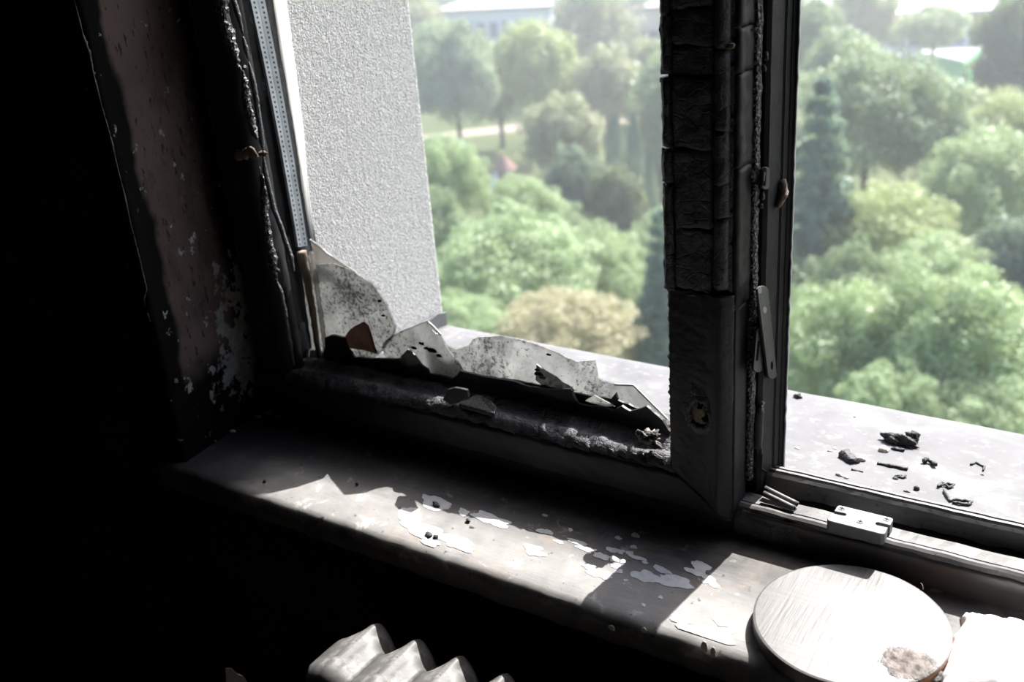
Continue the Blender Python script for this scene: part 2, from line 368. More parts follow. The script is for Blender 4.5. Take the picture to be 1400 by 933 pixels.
tr = t.n('ShaderNodeBsdfTranslucent'); t.set(tr.inputs[0], t.ramp(n1, [(0.3, (0.15, 0.105, 0.088)), (0.7, (0.25, 0.185, 0.16))]))
M_BROWN = t.done(tr.outputs[0])
# steel disc
t = NT('scratched_steel'); v0 = t.vec((1, 1, 1), (0, 0, 0), (0, 0, 0.5)); v1_ = t.vec((40, 3, 1), (0, 0, 0), (0, 0, 0.55)); v2_ = t.vec((3, 46, 1), (0, 0, 0), (0, 0, 0.25))
s1 = t.noise(6, 5, 0.6, v1_); s2 = t.noise(6, 5, 0.6, v2_); n1 = t.noise(10, 4); n2 = t.noise(26, 6, 0.65)
scr = t.mix(t.ramp(n1, [(0.45, 0.0), (0.55, 1.0)]), s1, s2)
base = t.ramp(scr, [(0.3, (0.10, 0.099, 0.098)), (0.7, (0.16, 0.158, 0.156))])
xx, yc2 = sepz(t, 0), sepz(t, 1)
dx = t.math('ADD', xx, 0.143); dy = t.math('SUBTRACT', yc2, 0.808)
dd = t.math('ADD', t.math('SQRT', t.math('ADD', t.math('MULTIPLY', dx, dx), t.math('MULTIPLY', dy, dy))), t.math('MULTIPLY', t.math('SUBTRACT', n2, 0.5), 0.055))
chip = t.ramp(dd, [(0.018, 1.0), (0.024, 0.0)])
base = t.mix(t.math('MULTIPLY', chip, 0.85), base, t.ramp(t.noise(90, 5), [(0.35, (0.06, 0.05, 0.045)), (0.65, (0.26, 0.22, 0.20))]))
zz = sepz(t, 2); side = t.ramp(t.math('MULTIPLY', zz, 50.0), [(0.72, 1.0), (0.745, 0.0)])
rust = t.mix(t.ramp(t.math('ADD', t.math('MULTIPLY', t.math('ADD', xx, 0.20), 8.0), t.math('MULTIPLY', n2, 0.5)), [(0.25, 0.0), (0.6, 1.0)]), (0.05, 0.047, 0.045), (0.26, 0.125, 0.065))
base = t.mix(side, base, rust)
pk = t.ramp(t.math('ADD', t.math('MULTIPLY', t.math('ADD', xx, 0.118), 22.0), n2), [(0.55, 0.0), (0.75, 1.0)])
base = t.mix(t.math('MULTIPLY', pk, t.math('SUBTRACT', 0.8, side)), base, (0.30, 0.25, 0.235))
spc = t.math('MULTIPLY', t.math('SUBTRACT', 0.52, t.math('MULTIPLY', pk, 0.4)), t.math('SUBTRACT', 1.0, t.math('MULTIPLY', chip, 0.9)))
M_STEEL = t.done(t.bsdf(base, t.ramp(n1, [(0.35, 0.30), (0.65, 0.38)]), metal=0.0, spec=spc, normal=t.bump(scr, 0.35, 0.0008, t.bump(t.math('MULTIPLY', t.noise(120, 5), chip), 0.8, 0.003))))
t = NT('white_paper'); M_PAPER = t.done(t.bsdf((0.84, 0.84, 0.86), 0.8, normal=t.bump(t.noise(40, 4), 0.3, 0.003)))
# radiator enamel
t = NT('dusty_enamel'); n1 = t.noise(24, 6, 0.65); n2 = t.noise(150, 4)
base = t.ramp(n1, [(0.3, (0.055, 0.053, 0.052)), (0.55, (0.10, 0.098, 0.096)), (0.68, (0.24, 0.235, 0.23))])
base = t.mix(t.ramp(n2, [(0.62, 0.0), (0.68, 0.8)]), base, (0.03, 0.03, 0.03))
M_RAD = t.done(t.bsdf(base, 0.5, spec=0.3, normal=t.bump(n2, 0.15, 0.001)))
# debris
t = NT('cinder'); n1 = t.noise(150, 5, 0.7)
M_CIND = t.done(t.bsdf(t.ramp(n1, [(0.3, (0.012, 0.012, 0.013)), (0.6, (0.045, 0.043, 0.045)), (0.8, (0.12, 0.115, 0.11))]), 0.6, normal=t.bump(t.noise(330, 4), 1.0, 0.002)))
t = NT('ash_grey'); n1 = t.noise(200, 5, 0.7)
M_ASH = t.done(t.bsdf(t.ramp(n1, [(0.35, (0.05, 0.05, 0.05)), (0.65, (0.30, 0.29, 0.28))]), 0.9, normal=t.bump(n1, 1.0, 0.003)))
t = NT('plaster_crumb'); n1 = t.noise(150, 4)
M_CRUMB = t.done(t.bsdf(t.ramp(n1, [(0.3, (0.42, 0.39, 0.34)), (0.7, (0.62, 0.59, 0.54))]), 0.9))

# ------------------------------------------------------------------ the room and the window wall
YF, YS, YG, YB = 0.957, 0.937, 1.000, 1.045      # frame front, sash front, glass, frame back
XR = -1.06                                       # outside reveal
X2, ZH, GROUND = 0.41, 1.45, -28.0               # right jamb, window head, park level
def struct(o): o['kind'] = 'structure'; return o
t = NT('ashy_floor'); n1 = t.noise(14, 6)
M_FLOOR = t.done(t.bsdf(t.ramp(n1, [(0.35, (0.05, 0.05, 0.05)), (0.7, (0.16, 0.155, 0.15))]), 0.95, spec=0.1, normal=t.bump(n1, 0.6, 0.02)))
struct(box('floor', -2.0, 2.2, -2.6, 0.80, -0.95, -0.85, M_FLOOR))
struct(box('ceiling', -2.0, 2.2, -2.6, 0.80, 1.75, 1.85, M_SOOT))
struct(box('wall_left', -2.1, -2.0, -2.6, 0.80, -0.85, 1.75, M_SOOT))
struct(box('wall_right', 2.2, 2.3, -2.6, 0.80, -0.85, 1.75, M_SOOT))
struct(box('wall_back', -2.0, 2.2, -2.7, -2.6, -0.85, 1.75, M_SOOT))
def wall_panels(name, rects, y0, y1, mat):
    bm_v, bm_f = [], []
    for (x0, x1, z0, z1) in rects:
        b = len(bm_v)
        bm_v += [(x, y, z) for x in (x0, x1) for y in (y0, y1) for z in (z0, z1)]
        bm_f += [tuple(b + i for i in f) for f in [(0, 1, 3, 2), (4, 6, 7, 5), (0, 4, 5, 1), (2, 3, 7, 6), (0, 2, 6, 4), (1, 5, 7, 3)]]
    return struct(mesh(name, bm_v, bm_f, mat))
wall_panels('wall_front', [(-2.0, -1.150, -0.85, 1.75)], 0.785, 1.04, M_SOOT)
wall_panels('wall_front_right', [(0.43, 2.2, -0.85, 1.75)], 0.785, 1.04, M_SOOT)
wall_panels('wall_front_below', [(-1.150, 0.43, -0.85, -0.045)], 0.80, 1.04, M_SOOT)
wall_panels('wall_front_above', [(-1.150, 0.43, ZH, 1.75)], 0.785, 1.04, M_SOOT)
wall_panels('wall_outside_left', [(-4.0, XR - 0.006, GROUND, 4.0)], 1.045, 1.318, M_STUC)
wall_panels('wall_outside_right', [(0.36, 4.0, GROUND, 4.0)], 1.045, 1.325, M_STUC)
wall_panels('wall_outside_below', [(XR - 0.006, 0.36, GROUND, -0.03)], 1.045, 1.30, M_STUC)
wall_panels('wall_outside_above', [(XR - 0.006, 0.36, ZH - 0.03, 4.0)], 1.045, 1.325, M_STUC)

# rough-cast reveal outside: real grain on the panel and its outer arris
def stucco_reveal():
    ny, nz = 90, 330
    vs, fs = [], []
    prof = [(0, 1.045)]
    for i in range(ny): prof.append((0, 1.047 + (1.322 - 1.047) * i / (ny - 1)))
    prof += [(-0.003, 1.325), (-0.010, 1.327), (-0.022, 1.327), (-0.04, 1.327)]
    for k in range(nz):
        z = -0.02 + (ZH - 0.01) * k / (nz - 1)
        for (dx, y) in prof:
            g = 0.0005 * FB(y, z, 0.3, 150, 2.0, 2)
            e = 1.0 if y > 1.30 else 0.0
            vs.append((XR + dx + g, y + e * 0.0016 * FB(0.1, z * 1.0, y, 140, 9.0, 2), z))
    n = len(prof)
    for k in range(nz - 1):
        for j in range(n - 1): fs.append((k * n + j, k * n + j + 1, (k + 1) * n + j + 1, (k + 1) * n + j))
    return struct(mesh('wall_reveal_outside', vs, fs, M_STUC, None, True))
stucco_reveal()

# scorched plaster reveal inside, with a chipped outer arris
def plaster_reveal():
    ny, nz = 46, 240
    vs, fs = [], []
    for k in range(nz):
        z = -0.005 + (ZH + 0.005) * k / (nz - 1)
        for j in range(ny):
            f = j / (ny - 1); y = 0.778 + (0.99 - 0.778) * f
            x = -1.112 - 0.021 * (y - 0.778) / 0.18
            x += 0.0016 * FB(y, z, 0.1, 22, 3.0) + 0.0006 * N(y, z, 0, 120)
            if j == 0:
                x += -0.004 - 0.005 * max(0, FB(0.2, z, 0.5, 16, 4.0)); y += 0.004 * FB(0.7, z, 0.1, 30, 1.0)
            vs.append((x, y, z))
        # return edge onto the room side of the wall
    for k in range(nz - 1):
        for j in range(ny - 1): fs.append((k * ny + j, k * ny + j + 1, (k + 1) * ny + j + 1, (k + 1) * ny + j))
    n0 = len(vs)
    for k in range(nz):
        x, y, z = vs[k * ny]
        vs.append((x - 0.012, 0.7835, z)); vs.append((-1.16, 0.7845, z))
    for k in range(nz - 1):
        fs.append((k * ny, (k + 1) * ny, n0 + 2 * k + 2, n0 + 2 * k)); fs.append((n0 + 2 * k, n0 + 2 * k + 2, n0 + 2 * k + 3, n0 + 2 * k + 1))
    o = mesh('wall_reveal_inside', vs, fs, M_PLAS, None, True)
    return struct(o)
REVEAL = plaster_reveal()
struct(box('wall_reveal_right', 0.425, 0.44, 0.78, 0.99, 0.0, ZH, M_PLAS))
struct(box('wall_reveal_top', -1.14, 0.43, 0.78, 0.99, ZH - 0.012, ZH + 0.004, M_SOOT))
# thin pale cracks and chips along the plaster arris
def chip_px(px, py, r, mat, parent, seed, xplane=-1.1125):
    p = at(px, py, 0, xplane); q = []
    rr = random.Random(seed)
    for i in range(9):
        a = 2 * math.pi * i / 9; k = r * rr.uniform(0.5, 1.2)
        q.append((p.x + 0.0006, p.y + math.cos(a) * k * 0.8, p.z + math.sin(a) * k))
    return slab('plaster_chip', q, (0.0012, 0, 0), mat, parent)
for i, (px, py, r) in enumerate([(121, 70, .004), (118, 58, .003), (128, 100, .003), (137, 103, .002), (155, 185, .003), (240, 521, .006), (251, 517, .004), (233, 548, .003), (258, 230, .0018), (270, 264, .0022)]):
    chip_px(px, py, r * 0.6, M_ASH, REVEAL, i)
crk = [at(px, py, 1, 0.7775) + Vector((0.001, 0, 0)) for (px, py) in [(96, -20), (101, 0), (107, 24), (116, 58), (122, 72), (127, 100), (137, 140), (150, 185), (160, 228), (170, 268), (178, 305), (190, 352), (200, 396), (196, 410), (205, 440)]]
tube('plaster_crack', crk, [0.0006, 0.0008, 0.0007, 0.0013, 0.0009, 0.0008, 0.0006, 0.0009, 0.0006, 0.0007, 0.0005, 0.0006, 0.0007, 0.0004, 0.0004], M_ASH, REVEAL, 6, 1.1, 130, 3, 0.005)
for i, (px, py, r) in enumerate([(303, 592, .006), (290, 603, .005), (262, 613, .004), (318, 590, .004), (368, 566, .006), (380, 570, .005), (352, 570, .004)]):
    p = at(px, py, 2, 0.001)
    o = lump('plaster_crumb', (p.x, p.y, 0.0), (r * 1.4, r, r * 0.5), M_CRUMB, None, 0.5, 1.4, i + 40, 2)
    tag(o, ['grey plaster crumb third along the left end of the window board', 'plaster crumb second along the left end of the window board',
            'small plaster crumb nearest the room at the left end of the window board', 'plaster crumb fourth along the left end of the window board',
            'pale plaster chip at the foot of the charred window frame, left corner', 'pale plaster chip rightmost at the foot of the left frame corner',
            'small plaster crumb just left of the chips at the frame foot'][i], 'crumb', 'plaster crumbs along the left end of the window board')

# ------------------------------------------------------------------ inside window board
def window_board():
    prof = [(1.0, 0.0), (0.79, 0.0), (0.773, -0.0005), (0.766, -0.003), (0.7615, -0.008), (0.760, -0.015), (0.7605, -0.030), (0.764, -0.038), (0.772, -0.042), (0.80, -0.043), (1.0, -0.043)]
    def place(t, a, b): return (t, a, b)
    def ex(t, a, b):
        if a > 0.80: return (0, 0.00012 * FB(t, a, b, 18, 2) if b > -0.01 else 0)
        k = 0.0022 * FB(t, 0.3, b, 34, 5.0)
        return (-k if b < -0.001 else 0, 0.00012 * FB(t, a, b, 18, 2) if b > -0.004 else 0)
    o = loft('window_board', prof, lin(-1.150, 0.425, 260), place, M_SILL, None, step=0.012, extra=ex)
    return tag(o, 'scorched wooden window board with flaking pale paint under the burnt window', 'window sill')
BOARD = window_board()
# remains of pale paint on the board: each patch a thin skin of its own
def patch(px, py, rx, ry, mat, seed, z=0.0004, h=0.0005, name='paint_flake', rot=0.0, lob=0.45, parent=None):
    n = 44; r = []
    for i in range(n):
        a = 2 * math.pi * i / n
        k = 1 + lob * 1.3 * FB(math.cos(a), math.sin(a), 0.4, 1.1, seed * 3.7, 2) + 0.06 * N(math.cos(a), math.sin(a), 0.1, 5, seed)
        u, v = math.cos(a) * rx * k, math.sin(a) * ry * k
        r.append(at(px + u * math.cos(rot) - v * math.sin(rot), py + u * math.sin(rot) + v * math.cos(rot), 2, z))
    r = [Vector((p.x, max(p.y, 0.7745), p.z)) for p in r]
    return slab(name, r, (0, 0, h), mat, parent or BOARD)
PT = [(598, 688, 22, 9), (634, 701, 8, 5), (672, 712, 26, 8), (745, 727, 9, 4), (575, 722, 26, 10), (560, 705, 18, 12), (620, 742, 30, 8), (588, 742, 14, 6),
      (836, 752, 9, 3.5), (848, 755, 6, 3), (840, 765, 7, 3), (862, 757, 5, 3), (866, 748, 5, 2.2), (822, 761, 12, 4), (806, 776, 10, 4), (813, 784, 14, 4), (842, 774, 8, 4), (852, 768, 4, 2.5), (828, 788, 9, 5), (846, 782, 5, 3),
      (884, 788, 20, 9), (920, 795, 28, 8), (905, 780, 12, 4), (957, 775, 12, 6), (950, 783, 14, 4), (970, 795, 13, 6), (882, 770, 4, 2), (871, 763, 12, 2.5), (903, 817, 3.2, 2.2), (880, 828, 3.2, 2.5), (868, 732, 6, 2.5), (845, 736, 5, 2), (780, 725, 3, 2),
      (790, 742, 14, 3), (800, 751, 12, 3), (764, 741, 6, 2), (856, 794, 3, 2), (930, 848, 16, 6), (745, 705, 4, 1.6), (730, 752, 16, 7)]
for i, (x, y, a, b) in enumerate(PT): patch(x, y, a, b, M_PAINT, i + 1, 0.0001, 0.0003 + 0.00004 * (i % 5), rot=0.3)
for i, (x, y, a, b) in enumerate([(968, 868, 34, 12), (985, 850, 12, 6), (940, 862, 18, 8)]): patch(x, y, a, b, M_CREAM, i + 60, 0.0001, 0.0003 + 0.00006 * i, rot=0.35)
# drips of paint over the rounded edge
for i, (px, py) in enumerate([(975, 893), (836, 856), (880, 859), (963, 885)]):
    p = at(px, py, 1, 0.7585)
    lump('paint_drip', (p.x, 0.7590, p.z - 0.006), (0.003 + 0.001 * (i % 2), 0.0014, 0.008 if i in (0, 3) else 0.004), M_CREAM, BOARD, 0.25, 1.5, i, 2)

# ------------------------------------------------------------------ outside metal sill
def outer_sill():
    e = empty('outside_sill', (-0.35, 1.18, 0.02))
    tag(e, 'dusty sheet metal sill outside the window, strewn with cinders', 'window sill')
    prof = [(1.030, 0.048), (1.322, 0.006), (1.326, 0.002), (1.326, -0.020), (1.324, -0.020), (1.3235, 0.001), (1.030, 0.043)]
    loft('sheet', prof, lin(XR + 0.002, 0.36, 90), lambda t, a, b: (t, a, b), M_OSILL, e, step=0.02,
         extra=lambda t, a, b: (0, 0.0012 * FB(t, a, 0.0, 7, 4.0)))
    pts = [(1.06, 0.046), (1.322, 0.006), (1.325, 0.030), (1.30, 0.036), (1.28, 0.034), (1.06, 0.062)]
    slab('upstand', [(XR + 0.003, y, z) for (y, z) in pts], (0.004, 0, 0), M_OSILL, e)
    slab('upstand', [(0.352, y, z) for (y, z) in pts], (0.004, 0, 0), M_OSILL, e)
    return e
outer_sill()
def on_osill(px, py):
    # meet the sloping sheet
    r = ray(px, py); m = (0.006 - 0.048) / (1.322 - 1.030)
    t = (0.048 + m * (CAM[1] - 1.030) - CAM[2]) / (r[2] - m * r[1])
    return Vector(CAM + t * r)

# ------------------------------------------------------------------ window frame (fixed)
FR = empty('window_1', (-0.36, 1.0, 0.0)); struct(FR)
# lower member: front face, lip, track, groove, outer upstand
prof = [(0.957, 0.000), (0.957, 0.034), (0.9585, 0.0385), (0.962, 0.0405), (0.9665, 0.0400), (0.968, 0.0375), (0.969, 0.0375), (0.970, 0.039), (0.990, 0.0385),
        (0.9925, 0.030), (1.009, 0.030), (1.011, 0.054), (1.0145, 0.057), (1.0165, 0.0545), (1.019, 0.0545), (1.0205, 0.057), (1.024, 0.057), (1.0255, 0.0535), (1.0275, 0.0535), (1.029, 0.056), (1.034, 0.055), (1.036, 0.0), ]
loft('bottom_rail', prof, lin(-1.145, 0.425, 170), lambda t, a, b: (t, a, b), M_FRAME, FR, smooth=False,
     extra=lambda t, a, b: (0.0006 * FB(t, a, b, 30, 1.0), 0.0007 * FB(t, a, b, 40, 7.0) if b > 0.01 else 0))
# sooty skin on the room side of the lower member
loft('sooty_facing', [(0.9545, 0.0), (0.9545, 0.031), (0.9555, 0.034), (0.9572, 0.034), (0.9572, 0.0)], lin(-1.14, 0.42, 150), lambda t, a, b: (t, a, b), M_FRAMED, FR, smooth=True,
     extra=lambda t, a, b: (-0.0008 * abs(FB(t, a, b, 26, 2.0)), 0.0018 * FB(t, 0, 0, 45, 8.0) if b > 0.02 else 0))
loft('scorched_corner', [(0.950, 0.006), (0.951, 0.026), (0.9545, 0.032), (0.957, 0.034), (0.957, 0.004)], lin(-0.372, -0.285, 30), lambda t, a, b: (t, a, b), M_CHAR, FR,
     extra=lambda t, a, b: (0.004 * max(0, (t + 0.372) / 0.087) if a < 0.956 else 0, 0.003 * FB(t, a, b, 60, 3)))
for nm, x0, x1 in (('jamb', -1.150, -1.085), ('jamb', 0.36, 0.43)):
    loft(nm, [(x0, YF), (x1, YF), (x1, 0.985), (x1 + (0.02 if x0 < 0 else 0), 0.987), (x1 + (0.02 if x0 < 0 else 0), YB), (x0, YB)], lin(0.0, ZH, 120), lambda t, a, b: (a, b, t), M_CHAR, FR, amp=0.004, scale=26, seed=5.0, step=0.012)
box('head', -1.150, 0.43, YF, YB, ZH - 0.07, ZH, M_CHAR, FR)
for (y0, y1, z0) in ((1.0163, 1.0196, 0.0555), (1.0253, 1.0282, 0.0548)):
    loft('gasket', [(y0, z0 - 0.002), (y1, z0 - 0.002), (y1, z0), (y0, z0)], lin(-1.14, 0.42, 90), lambda t, a, b: (t, a, b), M_HOLE, FR, extra=lambda t, a, b: (0, 0.0006 * FB(t, 0, 0, 35, 3)))
loft('groove_shade', [(0.9928, 0.0295), (1.0092, 0.0295), (1.0098, 0.0345), (1.0088, 0.0318), (0.9935, 0.0312)], lin(-0.40, 0.42, 120), lambda t, a, b: (t, a, b), M_DEEP, FR, extra=lambda t, a, b: (0, 0.0025 * abs(FB(t, 0, 0, 22, 6)) if b > 0.034 else 0))  # dark strip painting in the shade of the outer upstand
# lock keeper on the track, with open slots and three screws
def keeper(xc, yc, zt, parent):
    r = 0.004
    w, d = 0.030, 0.0175
    def rc(x, y, sx, sy): return [(x + sx * -r * (1 - math.cos(a)), y + sy * -r * (1 - math.sin(a))) for a in (0, 0.5, 1.05, 1.57)]
    out = []
    def arc(cx, cy, rr, a0, a1, n=5): return [(cx + rr * math.cos(a0 + (a1 - a0) * i / n), cy + rr * math.sin(a0 + (a1 - a0) * i / n)) for i in range(n + 1)]
    P = math.pi
    out += arc(w - r, d - r, r, 0, P / 2) + arc(-w + r, d - r, r, P / 2, P)
    out += [(-w, 0.0035)] + arc(-w + 0.011, 0.0015, 0.0025, P / 2, -P / 2) + [(-w - 0.002, -0.0015)]
    out += arc(-w + r - 0.002, -d + r, r, P, 1.5 * P) + arc(w - r - 0.001, -d + r, r, 1.5 * P, 2 * P)
    out += [(w - 0.001, -0.0025)] + arc(w - 0.012, -0.0002, 0.0028, -P / 2, -1.5 * P) + [(w, 0.0025)]
    k = slab('lock_keeper', [(xc + x, yc + y, 0.0385) for (x, y) in out], (0, 0, zt - 0.0385), M_ZINC, parent)
    bevelled(k, 0.0009, 2)
    for (sx, sy) in ((-0.024, 0.0115), (0.024, 0.0115), (0.0005, -0.005)):
        s = disc_cyl('screw', (xc + sx, yc + sy, zt - 0.0006), (0, 0, 1), 0.0036, 0.0011, M_SCREW, k, 20)
        box('screw_slot', xc + sx - 0.0022, xc + sx + 0.0022, yc + sy - 0.0004, yc + sy + 0.0004, zt + 0.0003, zt + 0.0007, M_HOLE, k)
        box('screw_slot', xc + sx - 0.0004, xc + sx + 0.0004, yc + sy - 0.0022, yc + sy + 0.0022, zt + 0.0003, zt + 0.0007, M_HOLE, k)
    tag(k, 'grey zinc lock keeper with slots'); return k
keeper(-0.2355, 0.9695, 0.0525, FR)
# white strip left on the outside edge of the frame
pw = [at(388, -40, 1, 1.04), at(388, 0, 1, 1.04), at(401, 95, 1, 1.04), at(412, 180, 1, 1.04), at(416, 230, 1, 1.04), at(427, 328, 1, 1.04), at(434, 420, 1, 1.04), at(440, 500, 1, 1.04)]
pw = [Vector((pw[0].x, 1.04, ZH))] + pw
slab('white_sealing_strip', [p + Vector((0.001, 0, 0)) for p in pw] + [p + Vector((-0.020, 0, 0)) for p in reversed(pw)], (0, 0.004, 0), M_WHITE, FR)

# ------------------------------------------------------------------ burnt casement sash
SA = empty('casement_sash', (-0.73, 0.99, 0.03))
tag(SA, 'charred casement sash with broken glass left in its lower edge', 'window sash')
XL, XI, XO = -1.108, -0.4457, -0.371       # left edge, inner edge of the right stile, its outer edge
ZB, ZT = 0.029, 0.082                      # rail face
def mitre_x(z): 
    f = (z - ZB) / (ZT - ZB); return XO + (XI + 0.004 - XO) * min(max(f, 0), 1)
def mitre_z(x):
    f = (x - (XI + 0.004)) / (XO - (XI + 0.004)); return ZT + (ZB - ZT) * min(max(f, 0), 1)
# bottom rail: flat face with the mitre, then the sagging charred ledge up to the glass
prof = [(0.937, ZB), (0.937, 0.050), (0.9365, 0.068), (0.9375, 0.079), (0.942, 0.086), (0.950, 0.0905), (0.957, 0.089), (0.963, 0.0865), (0.970, 0.088), (0.977, 0.0935), (0.985, 0.095), (1.030, 0.095), (1.036, 0.085), (1.036, 0.060), (0.957, 0.058), (0.954, ZB)]
def rail_place(t, a, b): return (XL + (mitre_x(b) - XL) * t, a, b)
def rail_extra(t, a, b):
    x = XL + (XI - XL) * t
    if b < 0.06 or a > 0.99: return (0.0004 * FB(x, a, b, 40, 1), 0)
    sag = -0.010 * max(0.0, 1 - t * 2.2) - 0.004 * FB(x, 0.2, 0, 9, 5.0)
    crack = 0.0
    for c, w in ((0.36, 0.004), (0.47, 0.003), (0.185, 0.004), (0.60, 0.003), (0.72, 0.004), (0.83, 0.003)):
        q = abs(t - c - 0.01 * N(a, b, 1, 80)) / w
        if q < 1: crack -= 0.004 * (1 - q)
    g = 0.0034 * FB(x, a, b, 42, 3.0) + 0.0012 * FB(x, a, b, 190, 6.0, 2)
    return (-g * 0.6, sag + g + crack)
loft('bottom_rail', prof, lin(0, 1, 330), rail_place, M_CHAR, SA, step=0.0035, extra=rail_extra)
loft('face_casing', [(0.9345, ZB + 0.001), (0.9335, 0.050), (0.9345, 0.070), (0.9358, 0.076), (0.9378, 0.076), (0.9378, ZB + 0.001)], lin(0, 1, 160), lambda t, a, b: (XL + (mitre_x(b) - 0.0012 - XL) * t, a, b), M_CASE, SA, step=0.006,
     extra=lambda t, a, b: (0.0010 * FB(t, a, b, 22, 2) if a < 0.937 else 0, (0.0035 * FB(t, 0, 0, 30, 4) - 0.008 * max(0.0, 1 - t * 2.2)) if b > 0.066 else 0))
# right stile: core, lower casing with the mitre, char plates above with open cracks
loft('stile', [(XI + 0.004, 0.942), (XO - 0.003, 0.942), (XO - 0.003, 0.985), (XO - 0.010, 0.99), (XO - 0.010, 1.03), (XI + 0.012, 1.03), (XI + 0.012, 0.99), (XI + 0.004, 0.985)],
     lin(0, 1, 60), lambda t, a, b: (a, b, mitre_z(a) + 0.002 + (1.38 - mitre_z(a)) * t), M_CHAR, SA, step=0.02)
ZC = at(960, 398, 1, YS).z      # crack where the char plates end
def stile_prof_case():
    return [(XI, 0.960), (XI + 0.001, 0.941), (XI + 0.004, 0.9365), (XI + 0.014, 0.9350), (XI + 0.030, 0.9355), (XI + 0.048, 0.9345), (XI + 0.056, 0.931), (XI + 0.063, 0.9305), (XI + 0.068, 0.934), (XO, 0.9405), (XO + 0.0005, 0.962), (XO - 0.004, 0.962), (XO - 0.005, 0.943), (XI + 0.006, 0.943), (XI + 0.005, 0.960)]
def case_place(t, a, b):
    zb = mitre_z(a); return (a, b, zb + (ZC - 0.001 + 0.004 * N(a, 0, 0, 90) - zb) * t)
loft('stile_casing', stile_prof_case(), lin(0, 1, 110), case_place, M_CASE, SA, step=0.003,
     extra=lambda t, a, b: ((-0.0035 * abs(FB(t * 5, 0.3, 0, 5, 2)) if a < XI + 0.003 else 0) + 0.0006 * FB(a, b, t, 60, 1), -0.0014 * FB(a * 4, 0.2, t * 0.7, 4, 4.0) * (1.0 if b < 0.941 else 0) - 0.0005 * FB(a, b, t * 0.25, 160, 7.0, 2)))
# char plates: two columns, each plate its own piece
def char_plate(x0, x1, z0, z1, y0, seed, mat, rib=0.0):
    w = x1 - x0
    prof = [(x0, 0.958), (x0, y0 + 0.004), (x0 + 0.003, y0 + 0.0005), (x0 + w * 0.3, y0 - rib * 0.6), (x0 + w * 0.5, y0 - rib), (x0 + w * 0.7, y0 - rib * 0.6), (x1 - 0.003, y0 + 0.0005), (x1, y0 + 0.004), (x1, 0.944), (x0 + 0.004, 0.944), (x0 + 0.004, 0.958)] if x0 < XI + 0.002 else \
           [(x0, 0.946), (x0, y0 + 0.003), (x0 + 0.002, y0), (x0 + w * 0.5, y0 - rib), (x1 - 0.002, y0), (x1, y0 + 0.003), (x1, 0.946)]
    hh = z1 - z0
    def ex(t, a, b):
        f = (t - z0) / hh; edge = min(f, 1 - f) * hh
        curl = max(0, 1 - edge / 0.007)
        front = 1.0 if b < y0 + 0.004 else 0.0
        g = FB(a, b, t * 0.6, 55, seed) * 0.0022 + FB(a, b, t * 0.5, 210, seed + 3, 2) * 0.0011
        side = -0.0022 * abs(FB(0.1, 0.2, t, 70, seed + 8)) if a <= x0 + 0.0005 else 0.0
        return (side + 0.0007 * FB(a, b, t, 90, seed + 5), front * (g + curl * curl * 0.0014))
    def pl(t, a, b):
        tilt = 0.0014 * math.sin(seed * 5 + a * 90) + 0.0022 * N(a, 0.3, 0, 110, seed)
        f = (t - z0) / hh
        return (a, b, t + tilt)
    return loft('char_plate', prof, lin(z0, z1, max(10, int(hh / 0.0032))), pl, mat, SA, step=0.0028, extra=ex)
def zpx(py, px=950): return at(px, py, 1, YS).z
cA = [398, 312, 203, 104, 62, 10, -140, -260, -420, -620]
for i in range(len(cA) - 1):
    char_plate(XI + 0.0118, XI + 0.0535, zpx(cA[i]) + 0.0005, zpx(cA[i + 1]) - 0.0005, 0.9345 - 0.0012 * (i % 3), 3.0 + i * 1.9, M_CHAR)
cD = [398, 345, 250, 203, 112, 104, 20, -140, -420, -620]
for i in range(len(cD) - 1):
    char_plate(XI - 0.001 + 0.0008 * (i % 2), XI + 0.0112, zpx(cD[i], 920) + 0.0004, zpx(cD[i + 1], 920) - 0.0004, 0.9322 - 0.0010 * (i % 2), 80.0 + i * 1.7, M_CHAR, 0.001)
cB = [398, 300, 252, 178, 66, -40, -180, -400, -620]
for i in range(len(cB) - 1):
    char_plate(XI + 0.0545, XI + 0.0690, zpx(cB[i], 990) + 0.0005, zpx(cB[i + 1], 990) - 0.0005, 0.9335, 40.0 + i * 2.3, M_BLIS if i % 3 == 9 else M_CHAR, 0.0035)
cC = [430, 236, 104, 40, -300, -620]
for i in range(len(cC) - 1):
    z0, z1 = zpx(cC[i], 1020) + 0.001, zpx(cC[i + 1], 1020) - 0.001
    loft('char_plate', [(XO - 0.006, 0.943), (XO + 0.001, 0.9425), (XO + 0.0025, 0.950), (XO + 0.002, 0.968), (XO + 0.003, 0.9785), (XO - 0.006, 0.979)], lin(z0, z1, max(8, int((z1 - z0) / 0.004))), lambda t, a, b: (a, b, t + 0.002 * math.sin(a * 400)), M_DEEP, SA, step=0.004,
         amp=0.0026, scale=85, seed=60 + i * 1.7)
loft('stile_edge', [(XO - 0.006, 0.944), (XO + 0.001, 0.9425), (XO + 0.0012, 0.979), (XO - 0.006, 0.979)], lin(0.036, zpx(430, 1020) - 0.001, 60), lambda t, a, b: (a, b, t), M_DEEP, SA, step=0.005, amp=0.0010, scale=60, seed=77)
# bare wood showing in cracks
for i, (px, py, rx, rz) in enumerate([(970, 66, .006, .0025), (997, 64, .005, .004), (962, 66, .004, .0016), (1025, 239, .006, .006), (1028, 40, .006, .0022), (945, 403, .010, .0018), (968, 399, .006, .0018)]):
    p = at(px, py, 1, YS - 0.001)
    if px > 1005: p = at(px, py, 0, XO + 0.001)
    lump('bare_wood', (p.x, p.y + 0.001, p.z - rz * 0.6), (rx, 0.003, rz), M_WOOD, SA, 0.5, 1.8, i + 3, 2)
